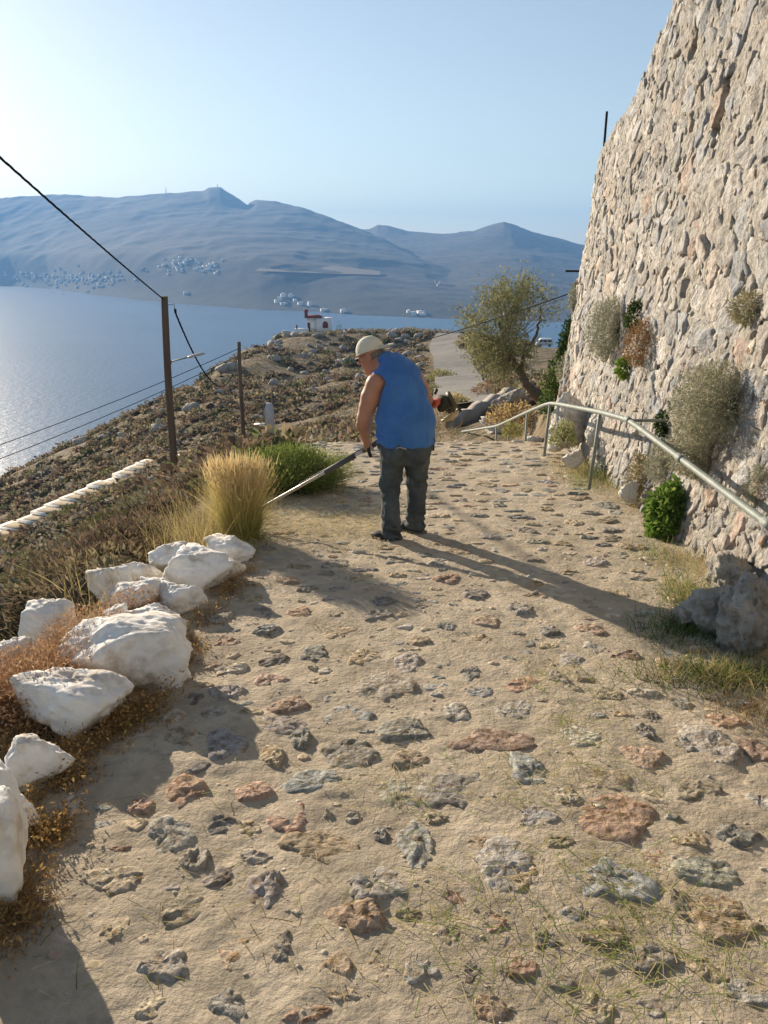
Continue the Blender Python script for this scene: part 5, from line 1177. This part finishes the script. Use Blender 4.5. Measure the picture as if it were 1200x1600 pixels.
for s_ in (-1, 1):
    S.ell(hp(.090, s_ * .032, .002), (.012, .016, .010), HR, .008, 'cut'); S.ell(hp(.080, s_ * .032, .001), (.012, .013, .012), HR, .004)
    S.ell(hp(-.012, s_ * .083, -.022), (.024, .010, .036), HR, .008); S.ell(hp(-.008, s_ * .091, -.018), (.012, .006, .020), HR, .005, 'cut'); S.cap(hp(.058, s_ * .045, -.03), hp(.05, s_ * .04, -.045), .018, .018, .02)
S.cap(hp(.090, -.02, -.070), hp(.090, .02, -.070), .008, .008, .008).cap(hp(.086, -.018, -.084), hp(.086, .018, -.084), .009, .009, .008)
# left arm and hand on the crossbar
LS, LE, LW = A(-.245, .055, 1.225), A(-.335, .070, .960), A(-.325, .205, .752); HB_ = A(-.318, .268, .690)
S.chain([LS, LS * .6 + LE * .4, LS * .3 + LE * .7, LE], [.074, .072, .060, .050], .03).chain([LE, LE * .68 + LW * .32 + A(-.008, -.006, 0), LW], [.050, .054, .031], .03)
kn = LW * .25 + HB_ * .75
S.ell((LW + HB_) / 2 + A(0, .01, -.006), (.030, .046, .042), None, .02)
AX = norm(A(.30, .05, -.95))                                          # crossbar direction at the hand
for i, (o_, ln_) in enumerate([(-.030, .95), (-.010, 1.05), (.011, 1.0), (.031, .82)]):
    c_ = HB_ + AX * o_; p0 = c_ + A(-.016, -.010, .008); p1 = c_ + A(-.022, .026, .006) * ln_; p2 = c_ + A(.004, .042, .0) * ln_; p3 = c_ + A(.024, .030, -.004) * ln_; S.chain([p0, p1, p2, p3], [.0105, .0098, .009, .0078], .006)
S.chain([LW * .4 + HB_ * .6 + A(.016, .0, .02), HB_ + A(.026, -.008, .012), HB_ + A(.030, .018, .016), HB_ + A(.016, .036, .020)], [.014, .012, .0105, .009], .008)
# right arm and hand on the rear grip
RS, RE, RWr, RH = A(.060, .14, 1.250), A(.150, .200, 1.080), A(.185, .312, 1.015), A(.190, .360, .995)
S.chain([RS, RS * .5 + RE * .5, RE], [.070, .060, .048], .03).chain([RE, RE * .55 + RWr * .45, RWr], [.050, .044, .031], .025)
S.ell((RWr + RH) / 2 + A(.012, -.018, .008), (.038, .036, .030), None, .02); GX = norm(A(.83, 0, .50))
for o_, ln_ in [(-.030, .9), (-.010, 1.05), (.011, 1.0), (.031, .85)]:
    c_ = RH + GX * o_; p0 = c_ + A(-.006, -.030, .018); p1 = c_ + A(-.012, .002, .030) * ln_; p2 = c_ + A(-.002, .030, .016) * ln_; p3 = c_ + A(.004, .030, -.010) * ln_; S.chain([p0, p1, p2, p3], [.0105, .010, .009, .008], .006)
S.chain([RWr + A(-.012, .006, -.012), RH + A(-.035, -.026, -.004), RH + A(-.050, -.008, -.020), RH + A(-.046, .012, -.026)], [.015, .012, .0105, .009], .008)
sdf_ob('body', S, SKIN, man, lambda V: .0012 * fbm(V / .03, 3, 5))
# --- shirt
S = SDF((-.42, -.24, .68), (.34, .34, 1.50), .0072)
S.ell((-.010, .015, .80), (.225, .185, .20), k=.03).ell((-.010, .040, .95), (.228, .19, .20), k=.05).ell((-.045, .085, 1.13), (.198, .155, .22), k=.05).ell((-.085, .125, 1.285), (.158, .13, .13), k=.05)
S.cap((-.225, .085, 1.25), (-.10, .14, 1.320), .070, .085, .04).cap((.050, .14, 1.262), (-.06, .14, 1.335), .072, .085, .04).cap((-.10, .14, 1.345), (-.155, .18, 1.375), .080, .078, .04)
S.half((0, 0, .772), (.03, 0, -1)); S.half(HC - Uh * .098 + A(.03, -.01, 0), norm(A(-.72, .50, .48)))
S.cap(LS + A(.012, -.03, .0), LE + A(.055, -.01, .06), .072, .045, .012, 'cut'); S.half(LS + A(-.040, 0, 0), norm(A(-1, -.1, .35))); S.half(RS + A(.055, 0, 0), norm(A(1, .1, .28)))
def shirtw(V):
    z = V[:, 2]; lowf = sstep(1.02, .80, z); side = sstep(-.10, -.24, V[:, 0])
    fold = np.sin(V[:, 0] * 26 + V[:, 2] * 14 + 2.5 * fbm(V / .12, 2, 3)) * .006 * lowf + side * sstep(1.05, .85, z) * .010 * np.sin(z * 62 - V[:, 1] * 30 + 2 * fbm(V / .1, 2, 8))
    return fold * 1.5 + .014 * fbm(V * A(1.6, 1, .6) / .10, 3, 4) + .007 * ridged(V * A(1, 1, .40) / .075, 2, 6) + .012 * lowf * (1 - sstep(.775, .80, z)) * .4
sh = sdf_ob('shirt', S, SHIRT, man, shirtw)
# armhole hems (paler piping at the sleeve openings)
def hem_ring(c, n_, rx, rz, m_, name, par, r=.006):
    n_ = norm(n_); a_ = norm(np.cross(n_, [0, 1., 0])); b_ = np.cross(n_, a_); th = np.linspace(0, 2 * math.pi, 40); P_ = c + np.cos(th)[:, None] * a_ * rz + np.sin(th)[:, None] * b_ * rx; return P_
# --- jeans
S = SDF((-.32, -.26, .015), (.31, .32, .86), .0068)
S.ell((-.012, .015, .765), (.212, .172, .12), k=.03).ell((-.09, -.030, .715), (.115, .125, .12), k=.05).ell((.060, -.025, .715), (.115, .125, .12), k=.05)
S.chain([A(-.108, .02, .70), A(-.130, .030, .42), A(-.128, -.065, .20), A(-.116, -.095, .06)], [.104, .078, .071, .076], .02)
S.chain([A(.076, .030, .70), A(.080, .110, .42), A(.076, .105, .20), A(.074, .120, .06)], [.102, .076, .070, .076], .02)
S.half((0, 0, .035), (0, 0, -1)); S.half((0, 0, .825), (0, 0, 1))
def jeansw(V):
    z = V[:, 2]; an = sstep(.30, .06, z); kn_ = np.exp(-((z - .44) / .10) ** 2); th_ = sstep(.42, .6, z)
    w1 = np.sin(z * 95 + 3.5 * fbm(V / .09, 2, 14) + V[:, 0] * 25) * .0075 * an + np.sin(z * 60 + V[:, 0] * 30 + 3 * fbm(V / .10, 2, 15)) * .006 * kn_
    return 1.25 * w1 + .010 * fbm(V * A(1.2, 1.2, .7) / .07, 3, 16) + .005 * ridged(V * A(1, 1, .5) / .06, 2, 17) + th_ * .005 * np.sin((V[:, 0] * .7 + z) * 45 + 2 * fbm(V / .1, 2, 19))
je = sdf_ob('jeans', S, JEANS, man, jeansw)
MB().box((-.075, -.205, .73), (.075, .012, .10), np.array(Euler((.1, .12, .1)).to_matrix())).done('pocket', JEANS, je)
wv = MB().tube(np.array([(-.10, -.203, .776), (-.062, -.212, .792), (-.012, -.210, .776)]), .004, 6).done('wallet_edge', plain('wallet_edge', (.42, .38, .30), .7), je, True)
MB().box((.198, -.02, .775), (.02, .05, .10)).done('phone_pouch', BLK, je)
# --- cap, worn backwards
S = SDF(HC - .23, HC + .23, .0045)
S.ell(hp(-.014, 0, .030), (.112, .092, .106), HR, .004); S.half(hp(.0, 0, .020), norm(-Uh + Fh * .10))
S2 = SDF(HC - .23, HC + .23, .0045).ell(hp(-.140, 0, .006), (.078, .070, .011), HR @ np.array([[math.cos(.10), 0, -math.sin(.10)], [0, 1, 0], [math.sin(.10), 0, math.cos(.10)]]), .004)
k_ = .012; h_ = np.clip(.5 + .5 * (S.D - S2.D) / k_, 0, 1); S.D = S.D * (1 - h_) + S2.D * h_ - k_ * h_ * (1 - h_)
cap_o = sdf_ob('cap', S, CAPM, man, lambda V: .0018 * fbm(V / .03, 3, 2))
th = np.linspace(0, 2 * math.pi, 50); MB().tube(np.array([hp(-.014 + .1125 * math.cos(a_), .0925 * math.sin(a_), .026) for a_ in th]), .0035, 5, False).done('sweatband', CAPM, cap_o, True)
V, F = ico(2); ob('button', V * .008 + hp(-.014, 0, .137), F, CAPM, cap_o, smooth=True)
# --- glasses
mb = MB()
for s_ in (-1, 1):
    th = np.linspace(0, 2 * math.pi, 21); mb.tube(np.array([hp(.107, s_ * .034 + .024 * math.cos(a_), .0 + .017 * math.sin(a_)) for a_ in th]), .0022, 5, False)
    mb.tube(np.array([hp(.105, s_ * .058, .006), hp(.06, s_ * .078, .006), hp(-.015, s_ * .085, .004), hp(-.03, s_ * .083, -.012)]), .0024, 5)
mb.tube(np.array([hp(.109, -.010, .002), hp(.112, 0, .004), hp(.109, .010, .002)]), .002, 5); gl = mb.done('glasses', BLK, man, True)
for s_ in (-1, 1):
    th = np.linspace(0, 2 * math.pi, 21)[:-1]; V = np.array([hp(.107, s_ * .034 + .0235 * math.cos(a_), .0165 * math.sin(a_)) for a_ in th]); V = np.concatenate([V, V + Fh * .0015]); n_ = 20
    ob('lens', V, [tuple(range(n_)), tuple(range(2 * n_ - 1, n_ - 1, -1))] + [(i, (i + 1) % n_, n_ + (i + 1) % n_, n_ + i) for i in range(n_)], plain('lens_dark', (.03, .025, .02), .15), gl)
# short grey hair under the cap at the nape
S = SDF(HC - .2, HC + .2, .005); S.ell(hp(-.022, 0, -.02), (.096, .081, .055), HR, .01); S.half(hp(.005, 0, 0), Fh); S.half(hp(0, 0, .02), Uh)
sdf_ob('hair', S, surf('hair_grey', [(.3, (.10, .085, .075)), (.7, (.22, .19, .17))], 60, .8, .5, 200, .003), man)
# --- shoes
for heel, toe in [(A(-.080, -.138, .045), A(-.240, -.06, .036)), (A(.122, .095, .045), A(-.025, .190, .036))]:
    d = norm((toe - heel) * A(1, 1, 0)); s_ = A(-d[1], d[0], 0); R_ = np.stack([d, s_, A(0, 0, 1)], 1); c_ = (heel + toe) / 2
    S = SDF(c_ - .19, c_ + .19, .006); S.ell(heel + d * .03 + A(0, 0, .02), (.060, .040, .058), R_, .02).ell(c_ + d * .02, (.12, .046, .042), R_, .03).ell(toe - d * .045, (.066, .048, .034), R_, .02).cap(heel + d * .02 + A(0, 0, .03), heel + d * .03 + A(0, 0, .07), .036, .036, .02); S.half((0, 0, -.002), (0, 0, -1))
    so_ = sdf_ob('shoe', S, SHOE, man)
    th = np.linspace(0, 2 * math.pi, 28)[:-1]; P_ = np.array([c_ * A(1, 1, 0) + d * (.142 * math.cos(a_)) + s_ * ((.050 - .006 * math.cos(a_)) * math.sin(a_)) for a_ in th]); n_ = len(P_)
    V = np.concatenate([P_ + A(0, 0, .0), P_ + A(0, 0, .020)]); ob('sole', V, [tuple(range(n_))[::-1], tuple(range(n_, 2 * n_))] + [(i, (i + 1) % n_, n_ + (i + 1) % n_, n_ + i) for i in range(n_)], plain('sole', (.12, .11, .10), .8), so_)

# ------------------------------------------------------------------ brush cutter
Hd = onpath(372, 822) + A(0, -.02, .05); En = G0 + A(.285, .345, .990)
bc = empty('brush_cutter', Hd * A(1, 1, 0) + A(0, 0, float(path_base(Hd[1]))), 'petrol brush cutter with long metal shaft held across the man, engine at his right hip', 'brush cutter'); bo = np.array(bc.location)
ax = norm(En - Hd); Ls = np.linalg.norm(En - Hd); sd2 = norm(np.cross(ax, [0, 0, 1.])); up2 = np.cross(sd2, ax); RB_ = np.stack([ax, sd2, up2], 1)
q = lambda t_, s_=0, u=0: Hd + ax * t_ + sd2 * s_ + up2 * u - bo
ALU = surf('shaft_aluminium', [(.3, (.45, .44, .42)), (.7, (.58, .57, .54))], 20, .35, 0, spec=.5, metal=.6); GREYP = plain('grey_rubber', (.09, .09, .09), .7); ORG = plain('engine_cover', (.50, .085, .04), .45); OCH = plain('tank_ochre', (.46, .33, .15), .5)
sft = MB().tube(np.array([q(.03), q(Ls - .12)]), .0135, 12).done('shaft', ALU, bc, True)
MB().tube(np.array([q(.62, 0, .020), q(1.05, 0, .020), q(1.5, 0, .021)]), .005, 6).done('throttle_cable', BLK, sft, True)
tH = (G0 + HB_ - Hd) @ ax
MB().tube(np.array([q(tH - .06), q(tH + .28)]), .021, 12).done('foam_grip', GREYP, bc, True)
MB().tube(np.array([q(tH - .42), q(tH - .13)]), .024, 12).done('shaft_sleeve', GREYP, bc, True)
hb_c = G0 + HB_ - bo
cb_ = MB().tube(np.array([hb_c - AX * .075, hb_c - AX * .02, hb_c + AX * .03, hb_c + AX * .10]), [.015, .014, .014, .016], 10).done('crossbar', BLK, bc, True)
MB().box(q(tH, 0, 0), (.06, .05, .055), RB_).done('bar_clamp', ALU, cb_)
MB().tube(np.array([q(Ls - .24), q(Ls - .08)]), .022, 12).done('rear_grip', BLK, bc, True)
e0 = q(Ls)
V, F = rock_np(7, (.19, .17, .18), 3, 14, 20, .02, 0); eng = ob('engine', V @ RB_.T + e0 + up2 * .005, F, plain('engine_dark', (.045, .042, .03), .75), bc, smooth=True)
V, F = rock_np(8, (.13, .15, .075), 3, 14, 20, .02, 0); ob('engine_cover', V @ RB_.T + q(Ls - .035, .075, .075), F, ORG, bc, smooth=True)
V, F = rock_np(9, (.20, .13, .065), 3, 14, 24, .01, 0); tk = ob('fuel_tank', V @ RB_.T + q(Ls + .02, 0, -.105), F, OCH, bc, smooth=True)
MB().tube(np.array([q(Ls + .09, -.03, -.10), q(Ls + .13, -.03, -.10)]), .02, 12).done('fuel_cap', BLK, tk, True)
MB().tube(np.array([q(Ls + .08, 0, .01), q(Ls + .115, 0, .01)]), .075, 18).done('starter_housing', plain('starter_olive', (.10, .09, .045), .5), eng, True)
mb = MB()
for i in range(7): mb.box(q(Ls - .075 + i * .022, -.088, .0), (.006, .02, .12), RB_)
mb.done('cooling_fins', ALU, eng)
MB().tube(np.array([q(Ls + .0, 0, .12), q(Ls + .03, 0, .14), q(Ls + .03, 0, .155)]), .012, 8).done('spark_plug', BLK, eng, True)
gh = MB().tube(np.array([q(.05), q(-.01), q(-.03, 0, -.03)]), [.019, .024, .022], 10).done('gear_head', plain('gear_dark', (.10, .10, .10), .5), bc, True)
hz0 = q(-.03, 0, -.035); MB().tube(np.array([hz0, hz0 + A(0, 0, -.035)]), [.055, .06], 18).done('line_spool', BLK, bc, True)
th = np.linspace(-.2, 2.6, 14); dd = math.atan2(ax[1], ax[0]); Vg = [hz0 + A(math.cos(a_ + dd - 1.2) * r_, math.sin(a_ + dd - 1.2) * r_, z_) for r_, z_ in ((.05, .02), (.20, .0), (.205, -.05), (.198, -.05), (.193, -.006), (.05, .012)) for a_ in th]; n_ = len(th)
ob('guard', np.array(Vg), [(j * n_ + i, j * n_ + i + 1, ((j + 1) % 6) * n_ + i + 1, ((j + 1) % 6) * n_ + i) for j in range(6) for i in range(n_ - 1)], GREYP, bc)
